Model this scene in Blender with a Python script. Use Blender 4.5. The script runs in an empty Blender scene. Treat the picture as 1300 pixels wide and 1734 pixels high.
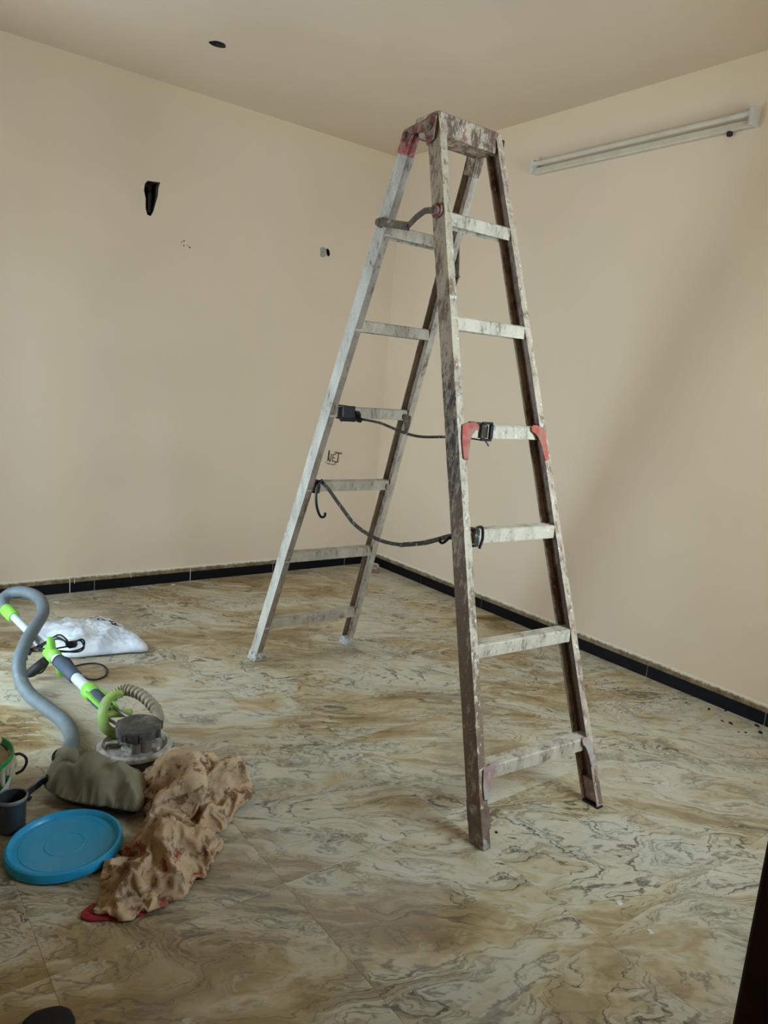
import bpy, bmesh, math, random
import numpy as np
from mathutils import Vector, Matrix, noise

# ------------------------------------------------------------------ camera, world, light, exposure
sc = bpy.context.scene
COL = sc.collection
CAM_LOC = (-3.30857, -4.38548, 1.36761)
F_PX = 1249.69
YAW, PITCH, ROLL = math.radians(37.7935), math.radians(10.0291), math.radians(-4.8131)

def make_camera():
    fw = Vector((math.sin(YAW) * math.cos(PITCH), math.cos(YAW) * math.cos(PITCH), -math.sin(PITCH)))
    r = Vector((math.cos(YAW), -math.sin(YAW), 0))
    d = fw.cross(r)
    c, s = math.cos(ROLL), math.sin(ROLL)
    R, D = c * r + s * d, c * d - s * r
    m = Matrix((R, -D, -fw)).transposed().to_4x4()
    m.translation = CAM_LOC
    cam = bpy.data.cameras.new('camera')
    cam.sensor_fit = 'VERTICAL'
    cam.sensor_height = 36.0
    cam.lens = 36.0 * F_PX / 1734.0
    cam.clip_start = 0.05
    o = bpy.data.objects.new('camera', cam)
    o.matrix_world = m
    COL.objects.link(o)
    sc.camera = o
make_camera()

world = bpy.data.worlds.new('sky')
sc.world = world
world.use_nodes = True
_bg = world.node_tree.nodes['Background']
_bg.inputs['Color'].default_value = (0.60, 0.81, 1.0, 1)
_bg.inputs['Strength'].default_value = 23.5

# openings of the room (real holes in the walls, see below): a balcony opening on the left, a window beside the door
XL, YF, ZC = -3.85, -4.17, 2.9
OPEN_L = (-1.62, -0.82, 0.05, 1.95)      # y0, y1, z0, z1 in wall_left
OPEN_F = (-1.60, -0.70, 0.90, 2.15)      # x0, x1, z0, z1 in wall_front
DOOR_F = (-3.75, -2.749, 0.0, 2.1)

def portal(name, loc, rot, sx, sy):
    l = bpy.data.lights.new(name, 'AREA')
    l.shape = 'RECTANGLE'; l.size = sx; l.size_y = sy
    l.cycles.is_portal = True
    o = bpy.data.objects.new(name, l)
    o.location = loc; o.rotation_euler = rot
    COL.objects.link(o)
portal('daylight_balcony', (XL - .1, (OPEN_L[0] + OPEN_L[1]) / 2, (OPEN_L[2] + OPEN_L[3]) / 2), (0, -math.pi / 2, 0), OPEN_L[3] - OPEN_L[2], OPEN_L[1] - OPEN_L[0])
portal('daylight_window', ((OPEN_F[0] + OPEN_F[1]) / 2, YF - .1, (OPEN_F[2] + OPEN_F[3]) / 2), (math.pi / 2, 0, 0), OPEN_F[1] - OPEN_F[0], OPEN_F[3] - OPEN_F[2])

sc.view_settings.view_transform = 'Standard'
sc.view_settings.look = 'None'
sc.view_settings.gamma = 1
sc.view_settings.use_curve_mapping = False
sc.view_settings.exposure = 0.0
sc.cycles.use_denoising = True
sc.cycles.max_bounces = 6
sc.cycles.diffuse_bounces = 5
sc.cycles.glossy_bounces = 2

# ------------------------------------------------------------------ node helpers / materials
def srgb(r, g, b):
    f = lambda v: v / 12.92 if v <= .04045 else ((v + .055) / 1.055) ** 2.4
    return (f(r / 255), f(g / 255), f(b / 255), 1)

class NT:
    def __init__(s, name):
        s.m = bpy.data.materials.new(name); s.m.use_nodes = True
        s.t = s.m.node_tree; s.b = s.t.nodes['Principled BSDF']
    def n(s, kind, **kw):
        nd = s.t.nodes.new(kind)
        ins = kw.pop('ins', {})
        for k, v in kw.items(): setattr(nd, k, v)
        for k, v in ins.items(): s.put(nd.inputs[k], v)
        return nd
    def put(s, sock, v):
        if isinstance(v, bpy.types.NodeSocket): s.t.links.new(v, sock)
        else: sock.default_value = v
    def obj(s): return s.n('ShaderNodeTexCoord').outputs['Object']
    def noise(s, vec, scale, detail=3, rough=.5, dist=0, col=False):
        nd = s.n('ShaderNodeTexNoise', ins={'Vector': vec, 'Scale': scale, 'Detail': detail, 'Roughness': rough, 'Distortion': dist})
        return nd.outputs['Color' if col else 'Fac']
    def math(s, op, a, b=0, c=0, clamp=False):
        nd = s.n('ShaderNodeMath', operation=op, use_clamp=clamp)
        s.put(nd.inputs[0], a); s.put(nd.inputs[1], b); s.put(nd.inputs[2], c)
        return nd.outputs[0]
    def vmath(s, op, a, b=(0, 0, 0), c=(0, 0, 0)):
        nd = s.n('ShaderNodeVectorMath', operation=op)
        s.put(nd.inputs[0], a); s.put(nd.inputs[1], b)
        if op == 'MULTIPLY_ADD': s.put(nd.inputs[2], c)
        return nd.outputs[0]
    def scl(s, a, k):
        nd = s.n('ShaderNodeVectorMath', operation='SCALE'); s.put(nd.inputs[0], a); s.put(nd.inputs['Scale'], k)
        return nd.outputs[0]
    def step(s, v, lo, hi, to0=0., to1=1.):
        nd = s.n('ShaderNodeMapRange', interpolation_type='SMOOTHSTEP')
        for i, x in enumerate((v, lo, hi, to0, to1)): s.put(nd.inputs[i], x)
        return nd.outputs[0]
    def mix(s, f, a, b):
        nd = s.n('ShaderNodeMix', data_type='RGBA')
        s.put(nd.inputs[0], f); s.put(nd.inputs[6], a); s.put(nd.inputs[7], b)
        return nd.outputs[2]
    def ramp(s, f, pts):
        nd = s.n('ShaderNodeValToRGB'); s.put(nd.inputs[0], f)
        e = nd.color_ramp.elements
        while len(e) < len(pts): e.new(.5)
        for el, (p, c) in zip(e, pts): el.position = p; el.color = c
        return nd.outputs[0]
    def sep(s, v):
        return s.n('ShaderNodeSeparateXYZ', ins={0: v}).outputs
    def comb(s, x, y, z):
        return s.n('ShaderNodeCombineXYZ', ins={0: x, 1: y, 2: z}).outputs[0]
    def bump(s, h, strength=.3, dist=.002):
        nd = s.n('ShaderNodeBump', ins={'Height': h, 'Strength': strength, 'Distance': dist})
        s.t.links.new(nd.outputs[0], s.b.inputs['Normal'])
    def set(s, col=None, rough=None, metal=None, spec=None):
        if col is not None: s.put(s.b.inputs['Base Color'], col)
        if rough is not None: s.put(s.b.inputs['Roughness'], rough)
        if metal is not None: s.put(s.b.inputs['Metallic'], metal)
        if spec is not None: s.put(s.b.inputs['Specular IOR Level'], spec)
        return s.m

def plain(name, col, rough=.5, metal=0, var=.12, scale=30, dust=0, dustcol=(.42, .39, .33, 1), spec=.4, bump=.1):
    t = NT(name)
    o = t.obj()
    n = t.noise(o, scale, 4, .6)
    dark = tuple(c * (1 - var) for c in col[:3]) + (1,)
    lite = tuple(min(1, c * (1 + var)) for c in col[:3]) + (1,)
    c = t.mix(t.step(n, .35, .65), dark, lite)
    if dust:
        d = t.step(t.noise(o, scale * .6, 5, .65), .62 - .35 * dust, .80 - .25 * dust)
        c = t.mix(d, c, dustcol)
    if bump: t.bump(n, bump, .001)
    return t.set(c, rough, metal, spec)

def wall_paint(name, base, cutin=None):
    t = NT(name)
    g = t.n('ShaderNodeNewGeometry').outputs['Position']
    big = t.noise(g, .9, 3, .5)
    roll = t.noise(t.vmath('MULTIPLY', g, (2.2, 2.2, .25)), 1.5, 2, .5)
    b2 = tuple(c * .93 for c in base[:3]) + (1,)
    c = t.mix(t.step(big, .35, .65), base, b2)
    c = t.mix(t.math('MULTIPLY', t.step(roll, .45, .6), .35), c, tuple(x * y for x, y in zip(base[:3], (.97, .96, .9))) + (1,))
    if cutin:
        z = t.sep(g)[2]
        e = t.math('ADD', z, t.math('MULTIPLY', t.noise(g, 4, 4, .6), .18))
        c = t.mix(t.math('MULTIPLY', t.step(e, 2.83, 2.93), .45), c, cutin)
    return t.set(c, .7, 0, .25)

def marble_tile():
    t = NT('onyx_marble_tile')
    g = t.n('ShaderNodeNewGeometry').outputs['Position']
    oi = t.n('ShaderNodeObjectInfo').outputs['Random']
    r1 = t.math('MULTIPLY_ADD', oi, .16, -.08)
    r2 = t.math('MULTIPLY_ADD', t.math('FRACT', t.math('MULTIPLY', oi, 17.31)), .16, -.08)
    p = t.vmath('ADD', g, t.comb(r1, r2, 0))
    rot = t.n('ShaderNodeVectorRotate', rotation_type='Z_AXIS', ins={'Vector': p, 'Angle': math.radians(34)}).outputs[0]
    q = t.vmath('MULTIPLY', rot, (.60, 1.22, 1))
    w1 = t.vmath('SUBTRACT', t.noise(q, 1.6, 3, .5, col=True), (.5, .5, .5))
    w2 = t.vmath('SUBTRACT', t.noise(q, 6.0, 4, .6, col=True), (.5, .5, .5))
    w = t.vmath('ADD', q, t.vmath('ADD', t.scl(w1, 1.2), t.scl(w2, .20)))
    h = t.noise(w, 1.5, 4, .5)
    h2 = t.noise(t.vmath('ADD', w, (30.7, 1.9, 0)), 1.7, 5, .62)
    base = t.ramp(h2, [(.30, srgb(112, 84, 42)), (.39, srgb(148, 122, 76)), (.46, srgb(176, 157, 118)), (.52, srgb(190, 178, 150)), (.58, srgb(184, 177, 154)), (.65, srgb(174, 150, 106)), (.76, srgb(136, 106, 58))])
    # flowing streaks, broad and fine
    st = t.noise(t.vmath('MULTIPLY', w, (1.6, 7.0, 1)), 2.6, 6, .68)
    base = t.mix(t.step(st, .50, .66, 0, .60), base, srgb(124, 102, 64))
    base = t.mix(t.step(st, .46, .32, 0, .55), base, srgb(200, 192, 168))
    st2 = t.noise(t.vmath('MULTIPLY', w, (3.0, 16.0, 1)), 4.0, 5, .7)
    base = t.mix(t.step(st2, .54, .66, 0, .45), base, srgb(112, 96, 70))
    # agate lines: contour lines of a warped field, ragged, in clusters
    jag = t.math('ADD', t.math('MULTIPLY', t.noise(w, 15, 4, .7), .075), h)
    def contour(k, wid, off):
        f = t.math('ABSOLUTE', t.math('SUBTRACT', t.math('FRACT', t.math('MULTIPLY_ADD', jag, k, off)), .5))
        return t.math('SUBTRACT', 1, t.step(f, 0, wid))
    wid = t.step(t.noise(q, 5, 3, .6), .35, .70, .03, .20)
    mask = t.step(t.noise(t.vmath('ADD', q, (3, 9, 0)), 2.0, 3, .6), .45, .56)
    base = t.mix(t.math('MULTIPLY', t.math('MULTIPLY', contour(15, wid, 0), mask), .90), base, srgb(58, 53, 40))
    m3 = t.step(t.noise(t.vmath('ADD', q, (13, 4, 0)), 2.1, 4, .65), .49, .59)
    base = t.mix(t.math('MULTIPLY', t.math('MULTIPLY', contour(36, .24, .3), m3), .65), base, srgb(88, 78, 58))
    base = t.mix(t.math('MULTIPLY', contour(7, .045, .7), .65), base, srgb(80, 72, 54))
    # brown mottling
    sp = t.step(t.noise(w, 22, 5, .72), .55, .68)
    m4 = t.step(t.noise(t.vmath('ADD', q, (1, 31, 0)), 2.6, 4, .65), .50, .62)
    base = t.mix(t.math('MULTIPLY', t.math('MULTIPLY', sp, m4), .75), base, srgb(96, 72, 38))
    # thin plaster dust
    du = t.step(t.noise(g, 1.1, 5, .6), .42, .68, 0, .22)
    base = t.mix(du, base, srgb(186, 184, 176))
    return t.set(base, t.step(t.noise(g, 5, 2, .6), .3, .7, .28, .46), 0, .45)

def worn(name, base, dirt, amt, black=None, brown_low=0, flakes=.5, red=0, rough=.55):
    """old painted aluminium: base paint, dirt streaks, white flakes, black scuffs between two heights"""
    t = NT(name)
    o = t.obj()
    s = t.vmath('MULTIPLY', o, (1, 1, .38))
    z = t.sep(o)[2]
    n1 = t.noise(s, 18, 5, .65)
    n2 = t.noise(t.vmath('ADD', s, (5, 3, 1)), 70, 6, .75)
    n3 = t.noise(t.vmath('ADD', t.vmath('MULTIPLY', o, (1, 1, .6)), (1, 8, 4)), 55, 5, .72)
    n4 = t.noise(t.vmath('ADD', o, (3, 8, 2)), 160, 4, .7)
    c = t.mix(t.step(n1, .35, .65), base, tuple(x * .74 for x in base[:3]) + (1,))
    c = t.mix(t.step(n4, .55, .70, 0, .5), c, tuple(x * .6 for x in dirt[:3]) + (1,))
    k = t.math('MULTIPLY_ADD', n2, .62, t.math('MULTIPLY', n1, .38))
    if brown_low:
        k = t.math('ADD', k, t.step(z, brown_low + .30, brown_low - .40, 0, .10))
    hi_ = .66 - .22 * amt
    c = t.mix(t.step(k, hi_ - .03, hi_ + .05, 0, .9), c, t.mix(t.step(n4, .4, .6), dirt, tuple(x * .66 for x in dirt[:3]) + (1,)))
    c = t.mix(t.step(n3, .72 - .16 * flakes, .75 - .16 * flakes), c, srgb(206, 195, 174))
    if black:
        lo, hi = black
        win = t.math('MULTIPLY', t.step(z, lo - .20, lo + .15), t.step(z, hi + .30, hi - .12))
        kb = t.noise(t.vmath('MULTIPLY', o, (1, 1, .30)), 58, 6, .78)
        kb = t.math('ADD', kb, t.math('MULTIPLY_ADD', win, .25, -.26))
        c = t.mix(t.step(kb, .50, .54), c, srgb(32, 27, 22))
    if red:
        kr = t.noise(t.vmath('ADD', s, (9, 1, 6)), 17, 5, .75)
        kr = t.math('ADD', kr, t.step(z, 1.55, 2.25, -.14, .02))
        c = t.mix(t.step(kr, .62, .67, 0, .8), c, srgb(136, 64, 52))
    t.bump(t.math('ADD', n2, n3), .4, .0018)
    return t.set(c, rough, .0, .35)

M = {}
M['wall'] = wall_paint('beige_wall_paint', srgb(213, 190, 161), srgb(212, 190, 150))
M['ceiling'] = wall_paint('ceiling_paint', srgb(203, 180, 153))
M['tile'] = marble_tile()
M['grout'] = plain('grey_grout', srgb(120, 108, 84), .9)
M['hole'] = plain('raw_plaster_hole', srgb(58, 48, 38), .95, 0, .3, 40)
M['skirt'] = plain('polished_black_granite', srgb(9, 8, 8), .5, 0, .2, 60, dust=.05, dustcol=srgb(36, 33, 30), spec=.15)
M['joint'] = plain('white_joint_filler', srgb(190, 182, 165), .9)
def fillet_mat():
    t = NT('rough_cement_edge')
    g = t.n('ShaderNodeNewGeometry').outputs['Position']
    z = t.sep(g)[2]
    n = t.noise(g, 22, 5, .7)
    c = t.mix(t.step(n, .35, .65), srgb(92, 76, 56), srgb(132, 112, 84))
    e = t.math('ADD', z, t.math('MULTIPLY', t.noise(g, 45, 4, .7), .026))
    c = t.mix(t.step(e, .092, .104), c, srgb(206, 192, 168))
    t.bump(n, .8, .006)
    return t.set(c, .95, 0, .2)
M['fillet'] = fillet_mat()
M['mahogany'] = plain('dark_mahogany', srgb(52, 20, 12), .35, 0, .25, 12)
M['frame'] = plain('white_window_frame', srgb(190, 190, 186), .4)

# ladder paints
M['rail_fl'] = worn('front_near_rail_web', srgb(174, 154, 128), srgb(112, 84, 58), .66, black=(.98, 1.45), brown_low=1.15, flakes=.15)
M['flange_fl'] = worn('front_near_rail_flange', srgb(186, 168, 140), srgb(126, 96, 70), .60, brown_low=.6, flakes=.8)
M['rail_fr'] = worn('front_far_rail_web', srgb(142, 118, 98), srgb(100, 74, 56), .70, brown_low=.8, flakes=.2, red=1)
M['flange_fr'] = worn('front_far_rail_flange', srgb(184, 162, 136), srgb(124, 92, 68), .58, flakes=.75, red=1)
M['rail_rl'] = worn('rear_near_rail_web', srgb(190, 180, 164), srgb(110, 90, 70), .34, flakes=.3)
M['flange_rl'] = worn('rear_near_rail_flange', srgb(150, 134, 114), srgb(108, 84, 64), .5, flakes=.25)  # dirtier than the web, its darker base also paints in this face's shade
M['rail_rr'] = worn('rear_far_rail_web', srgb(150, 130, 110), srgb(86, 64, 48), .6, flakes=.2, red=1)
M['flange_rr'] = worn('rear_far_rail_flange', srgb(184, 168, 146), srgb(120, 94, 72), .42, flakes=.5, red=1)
M['step_f'] = worn('front_step_paint', srgb(192, 176, 150), srgb(128, 110, 86), .50, flakes=.6)
M['step_r'] = worn('rear_step_paint', srgb(178, 162, 138), srgb(112, 90, 68), .44, flakes=.4)
M['cap'] = worn('top_step_paint', srgb(182, 162, 136), srgb(98, 70, 50), .78, flakes=.6, red=1)
M['red'] = plain('faded_red_plastic', srgb(164, 70, 52), .6, 0, .25, 45, dust=.5, dustcol=srgb(142, 104, 84))
M['capred'] = plain('worn_red_end_cap', srgb(146, 66, 54), .55, 0, .25, 50, dust=.45, dustcol=srgb(160, 138, 120))
M['redpink'] = plain('dusty_pink_plastic', srgb(158, 122, 110), .7, 0, .2, 40, dust=.7, dustcol=srgb(164, 154, 142))
M['darkred'] = plain('dark_red_hinge', srgb(104, 50, 42), .6, 0, .35, 60, dust=.55, dustcol=srgb(140, 122, 104))
M['steel'] = plain('brown_grimy_steel', srgb(92, 78, 62), .5, .3, .3, 40, dust=.2)
M['tape'] = plain('brown_tape_wrap', srgb(116, 92, 76), .6, 0, .2, 30, dust=.2)
M['tatter'] = plain('tattered_white_wrap', srgb(180, 174, 164), .8, 0, .25, 50, dust=.3)
M['rubber'] = plain('black_rubber', srgb(24, 23, 22), .6, 0, .2, 40)
M['strap'] = plain('dark_webbing', srgb(52, 45, 34), .85, 0, .25, 90, dust=.15)
M['buckle'] = plain('black_metal_buckle', srgb(28, 27, 26), .4, .4, .2, 50)

# ------------------------------------------------------------------ mesh helpers
class MB:
    def __init__(s): s.v = []; s.f = []
    def add(s, vs, fs):
        b = len(s.v); s.v += [tuple(v) for v in vs]; s.f += [tuple(b + i for i in f) for f in fs]; return s
    def box(s, lo, hi, M4=None):
        x0, y0, z0 = lo; x1, y1, z1 = hi
        vs = [Vector(p) for p in ((x0, y0, z0), (x1, y0, z0), (x1, y1, z0), (x0, y1, z0), (x0, y0, z1), (x1, y0, z1), (x1, y1, z1), (x0, y1, z1))]
        if M4: vs = [M4 @ v for v in vs]
        return s.add(vs, [(0, 3, 2, 1), (4, 5, 6, 7), (0, 1, 5, 4), (1, 2, 6, 5), (2, 3, 7, 6), (3, 0, 4, 7)])
    def prism(s, poly, A, B, u, v, endA=None, endB=None):
        """extrude 2D poly (in u,v) from A to B; endA/endB: shear the ends to these z heights"""
        A, B, u, v = Vector(A), Vector(B), Vector(u), Vector(v)
        a = (B - A).normalized(); n = len(poly)
        vs = []
        for base, ez in ((A, endA), (B, endB)):
            for (pu, pv) in poly:
                p = base + u * pu + v * pv
                if ez is not None: p = p + a * ((ez - p.z) / a.z)
                vs.append(p)
        fs = [(i, (i + 1) % n, n + (i + 1) % n, n + i) for i in range(n)]
        fs += [tuple(range(n - 1, -1, -1)), tuple(range(n, 2 * n))]
        return s.add(vs, fs)
    def tube(s, path, rad, n=10, close=False, caps=True, flat=None, up=None):
        """round (or flat: (half width, half thickness)) section swept along a path; rad may be a list"""
        P = [Vector(p) for p in path]; m = len(P)
        rr = rad if hasattr(rad, '__len__') else [rad] * m
        vs = []; prev = Vector(up) if up else None
        for i, p in enumerate(P):
            if close: t = P[(i + 1) % m] - P[i - 1]
            else: t = P[min(i + 1, m - 1)] - P[max(i - 1, 0)]
            t = t.normalized()
            if prev is None:
                prev = Vector((0, 0, 1)) if abs(t.z) < .9 else Vector((1, 0, 0))
            x = (prev - t * prev.dot(t)).normalized(); y = t.cross(x); prev = x
            for k in range(n):
                a = 2 * math.pi * k / n
                if flat: cu, cv = flat[0] * max(-1, min(1, 1.3 * math.cos(a))), flat[1] * max(-1, min(1, 1.3 * math.sin(a)))
                else: cu, cv = rr[i] * math.cos(a), rr[i] * math.sin(a)
                vs.append(p + x * cu + y * cv)
        fs = []
        for i in range(m if close else m - 1):
            for k in range(n):
                a, b = i * n + k, i * n + (k + 1) % n
                c, d = ((i + 1) % m) * n + (k + 1) % n, ((i + 1) % m) * n + k
                fs.append((a, b, c, d))
        if caps and not close:
            fs += [tuple(range(n - 1, -1, -1)), tuple(range((m - 1) * n, m * n))]
        return s.add(vs, fs)
    def lathe(s, prof, n=32, M4=None, closed=False):
        vs = []
        for (r, z) in prof:
            for k in range(n):
                a = 2 * math.pi * k / n; v = Vector((r * math.cos(a), r * math.sin(a), z))
                vs.append(M4 @ v if M4 else v)
        fs = []; m = len(prof)
        for i in range(m if closed else m - 1):
            for k in range(n):
                j = (i + 1) % m
                fs.append((i * n + k, i * n + (k + 1) % n, j * n + (k + 1) % n, j * n + k))
        if not closed:
            if prof[0][0] > 1e-6: fs.append(tuple(range(n - 1, -1, -1)))
            if prof[-1][0] > 1e-6: fs.append(tuple(range((m - 1) * n, m * n)))
        return s.add(vs, fs)
    def build(s, name, mat, parent=None, smooth=False, bevel=0, off=None):
        me = bpy.data.meshes.new(name)
        vs = s.v if off is None else [(v[0] - off[0], v[1] - off[1], v[2] - off[2]) for v in s.v]
        me.from_pydata(vs, [], s.f)
        bm = bmesh.new(); bm.from_mesh(me)
        bmesh.ops.remove_doubles(bm, verts=bm.verts, dist=1e-6)
        bmesh.ops.recalc_face_normals(bm, faces=bm.faces)
        if bevel:
            es = [e for e in bm.edges if len(e.link_faces) == 2 and e.calc_face_angle(0) > .6]
            bmesh.ops.bevel(bm, geom=es, offset=bevel, segments=2, affect='EDGES', profile=.5)
        bm.to_mesh(me); bm.free()
        if smooth:
            me.polygons.foreach_set('use_smooth', [True] * len(me.polygons))
            if smooth != 'all':
                me.set_sharp_from_angle(angle=math.radians(40))
        o = bpy.data.objects.new(name, me)
        if mat: me.materials.append(mat)
        COL.objects.link(o)
        if off is not None and parent is None: o.location = off
        if parent is not None: o.parent = parent
        return o

def tag(o, label=None, cat=None, group=None, kind=None):
    for k, v in (('label', label), ('category', cat), ('group', group), ('kind', kind)):
        if v: o[k] = v
    return o
def thing(name, loc, label, cat, group=None):
    o = bpy.data.objects.new(name, None); o.empty_display_size = .05
    o.location = loc; COL.objects.link(o)
    return tag(o, label, cat, group)
def smooth_path(pts, per=6, close=False):
    P = [Vector(p) for p in pts]; n = len(P); out = []
    for i in range(n if close else n - 1):
        p0 = P[(i - 1) % n] if close or i else P[0] * 2 - P[1]
        p1, p2 = P[i], P[(i + 1) % n]
        p3 = P[(i + 2) % n] if close or i + 2 < n else P[-1] * 2 - P[-2]
        for k in range(per):
            t = k / per
            out.append(.5 * ((2 * p1) + (p2 - p0) * t + (2 * p0 - 5 * p1 + 4 * p2 - p3) * t * t + (3 * p1 - p0 - 3 * p2 + p3) * t ** 3))
    if not close: out.append(P[-1])
    return out

# ------------------------------------------------------------------ room shell
T = .2
def slab(name, lo, hi, mat): return MB().box(lo, hi).build(name, mat)
def cut(obj, cutters, inner=None):
    if inner: obj.data.materials.append(inner)
    bpy.context.view_layer.update()
    for c in cutters:
        m = obj.modifiers.new('cut', 'BOOLEAN'); m.operation = 'DIFFERENCE'; m.object = c; m.solver = 'EXACT'; m.material_mode = 'TRANSFER'
    dg = bpy.context.evaluated_depsgraph_get()
    me = bpy.data.meshes.new_from_object(obj.evaluated_get(dg))
    obj.modifiers.clear(); obj.data = me

    for c in cutters: bpy.data.objects.remove(c, do_unlink=True)

def blob_cutter(outline, depth0, depth1, axis):
    """outline in the wall plane; axis 'y' for the back wall, 'z' for the ceiling"""
    mb = MB(); n = len(outline)
    P = (lambda a, b, d: (a, d, b)) if axis == 'y' else (lambda a, b, d: (a, b, d))
    vs = [P(a, b, depth0) for a, b in outline] + [P(a, b, depth1) for a, b in outline]
    fs = [(i, (i + 1) % n, n + (i + 1) % n, n + i) for i in range(n)] + [tuple(range(n)), tuple(range(2 * n - 1, n - 1, -1))]
    return mb.add(vs, fs).build('cutter', M['hole'])

wall_back = slab('wall_back', (XL - T, 0, 0), (T, T, ZC), M['wall'])
wall_right = slab('wall_right', (0, YF - T, 0), (T, 0, ZC), M['wall'])
wall_left = slab('wall_left', (XL - T, YF - T, 0), (XL, 0, ZC), M['wall'])
wall_front = slab('wall_front', (XL, YF - T, 0), (0, YF, ZC), M['wall'])
ceiling = slab('ceiling', (XL - T, YF - T, ZC), (T, T, ZC + .15), M['ceiling'])
floor = slab('floor', (XL - T, YF - 1.6, -.12), (T, T, -.012), M['grout'])
for o, l in ((wall_back, 'plain beige painted wall with holes behind the ladder'), (wall_right, 'plain beige painted wall with the tube lamp'),
             (wall_left, 'beige wall with the balcony opening outside the view'), (wall_front, 'beige wall with the doorway beside the camera'),
             (ceiling, 'beige painted ceiling with a cable hole'), (floor, 'floor of brown and grey veined marble tiles')):
    tag(o, l, None, None, 'structure')

h1 = [(-1.800, 2.345), (-1.785, 2.365), (-1.750, 2.368), (-1.712, 2.372), (-1.722, 2.340), (-1.724, 2.300), (-1.735, 2.255), (-1.748, 2.205), (-1.762, 2.180), (-1.782, 2.184), (-1.792, 2.215), (-1.794, 2.27), (-1.804, 2.31)]
h2 = [(-.578, 2.198), (-.566, 2.204), (-.552, 2.192), (-.546, 2.170), (-.552, 2.156), (-.566, 2.156), (-.574, 2.172)]
for ob, cs in ((wall_back, [blob_cutter(h1, -.05, .09, 'y'), blob_cutter(h2, -.05, .06, 'y')]),):
    cut(ob, cs)
h3 = [(-1.703 + .042 * math.cos(a) * (1 + .12 * math.sin(3 * a)), -.699 + .036 * math.sin(a)) for a in [2 * math.pi * i / 14 for i in range(14)]]
cut(ceiling, [blob_cutter(h3, ZC - .05, ZC + .07, 'z')])
cut(wall_left, [slab('cutter', (XL - T - .1, OPEN_L[0], OPEN_L[2]), (XL + .1, OPEN_L[1], OPEN_L[3]), M['wall'])])
cut(wall_front, [slab('cutter', (OPEN_F[0], YF - T - .1, OPEN_F[2]), (OPEN_F[1], YF + .1, OPEN_F[3]), M['wall']),
                 slab('cutter', (DOOR_F[0], YF - T - .1, -.05), (DOOR_F[1] + .07, YF + .1, DOOR_F[3] + .05), M['wall'])])
# what lies in the holes
cnd = MB().tube([(-1.765, .085, 2.34), (-1.763, .03, 2.30), (-1.768, .022, 2.20)], .014, 8).build('conduit_end', M['rubber'], wall_back, True)
# plaster smear beside the small hole
def smear(name, pts, mat, y=-.0012, parent=wall_back):
    n = len(pts); vs = [(a, y, b) for a, b in pts] + [(a, .002, b) for a, b in pts]
    return MB().add(vs, [tuple(range(n))] + [(i, (i + 1) % n, n + (i + 1) % n, n + i) for i in range(n)]).build(name, mat, parent)
M['smear'] = plain('grey_plaster_smear', srgb(150, 142, 124), .9, 0, .3, 90)
smear('plaster_smear', [(-.625, 2.20), (-.60, 2.208), (-.58, 2.200), (-.576, 2.172), (-.575, 2.157), (-.60, 2.14), (-.622, 2.146)], M['smear'])
M['pencil'] = plain('dark_marker', srgb(112, 90, 66), .9, 0, .3, 60)
rnd = random.Random(3)
for k in range(5):
    cx, cz = -1.545 + rnd.uniform(-.03, .03), 2.05 + rnd.uniform(-.03, .03); r = rnd.uniform(.003, .007)
    smear('plaster_speck', [(cx + r * math.cos(a) * 1.2, cz + r * math.sin(a)) for a in (0, 1, 2, 3, 4, 5)], M['pencil'])
# the hand-written mark NET low on the back wall
def stroke(pts, w):
    mb = MB()
    for (a, b), (c, d) in zip(pts, pts[1:]):
        dx, dz = c - a, d - b; L = math.hypot(dx, dz); nx, nz = -dz / L * w, dx / L * w; ex, ez = dx / L * w, dz / L * w
        q = [(a + nx - ex, b + nz - ez), (a - nx - ex, b - nz - ez), (c - nx + ex, d - nz + ez), (c + nx + ex, d + nz + ez)]
        mb.add([(x, -.0015, z) for x, z in q] + [(x, .001, z) for x, z in q], [(0, 1, 2, 3), (0, 1, 5, 4), (1, 2, 6, 5), (2, 3, 7, 6), (3, 0, 4, 7)])
    return mb
W_N = stroke([(-.452, .780), (-.444, .850), (-.444, .790), (-.430, .775), (-.424, .826)], .0042)
W_E = stroke([(-.388, .826), (-.410, .822), (-.412, .778), (-.388, .774)], .0036); E2 = stroke([(-.410, .800), (-.392, .800)], .0032)
W_T = stroke([(-.392, .838), (-.338, .832)], .0052); T2 = stroke([(-.362, .834), (-.366, .772), (-.386, .766)], .0052)
W_E.add(E2.v, E2.f); W_T.add(T2.v, T2.f)
for mb, nm in ((W_N, 'letter_n'), (W_E, 'letter_e'), (W_T, 'letter_t')): mb.build('written_letter', M['pencil'], wall_back)
stroke([(-.470, .768), (-.440, .757), (-.400, .752), (-.378, .752)], .004).build('scratch_line', M['smear'], wall_back)

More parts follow.
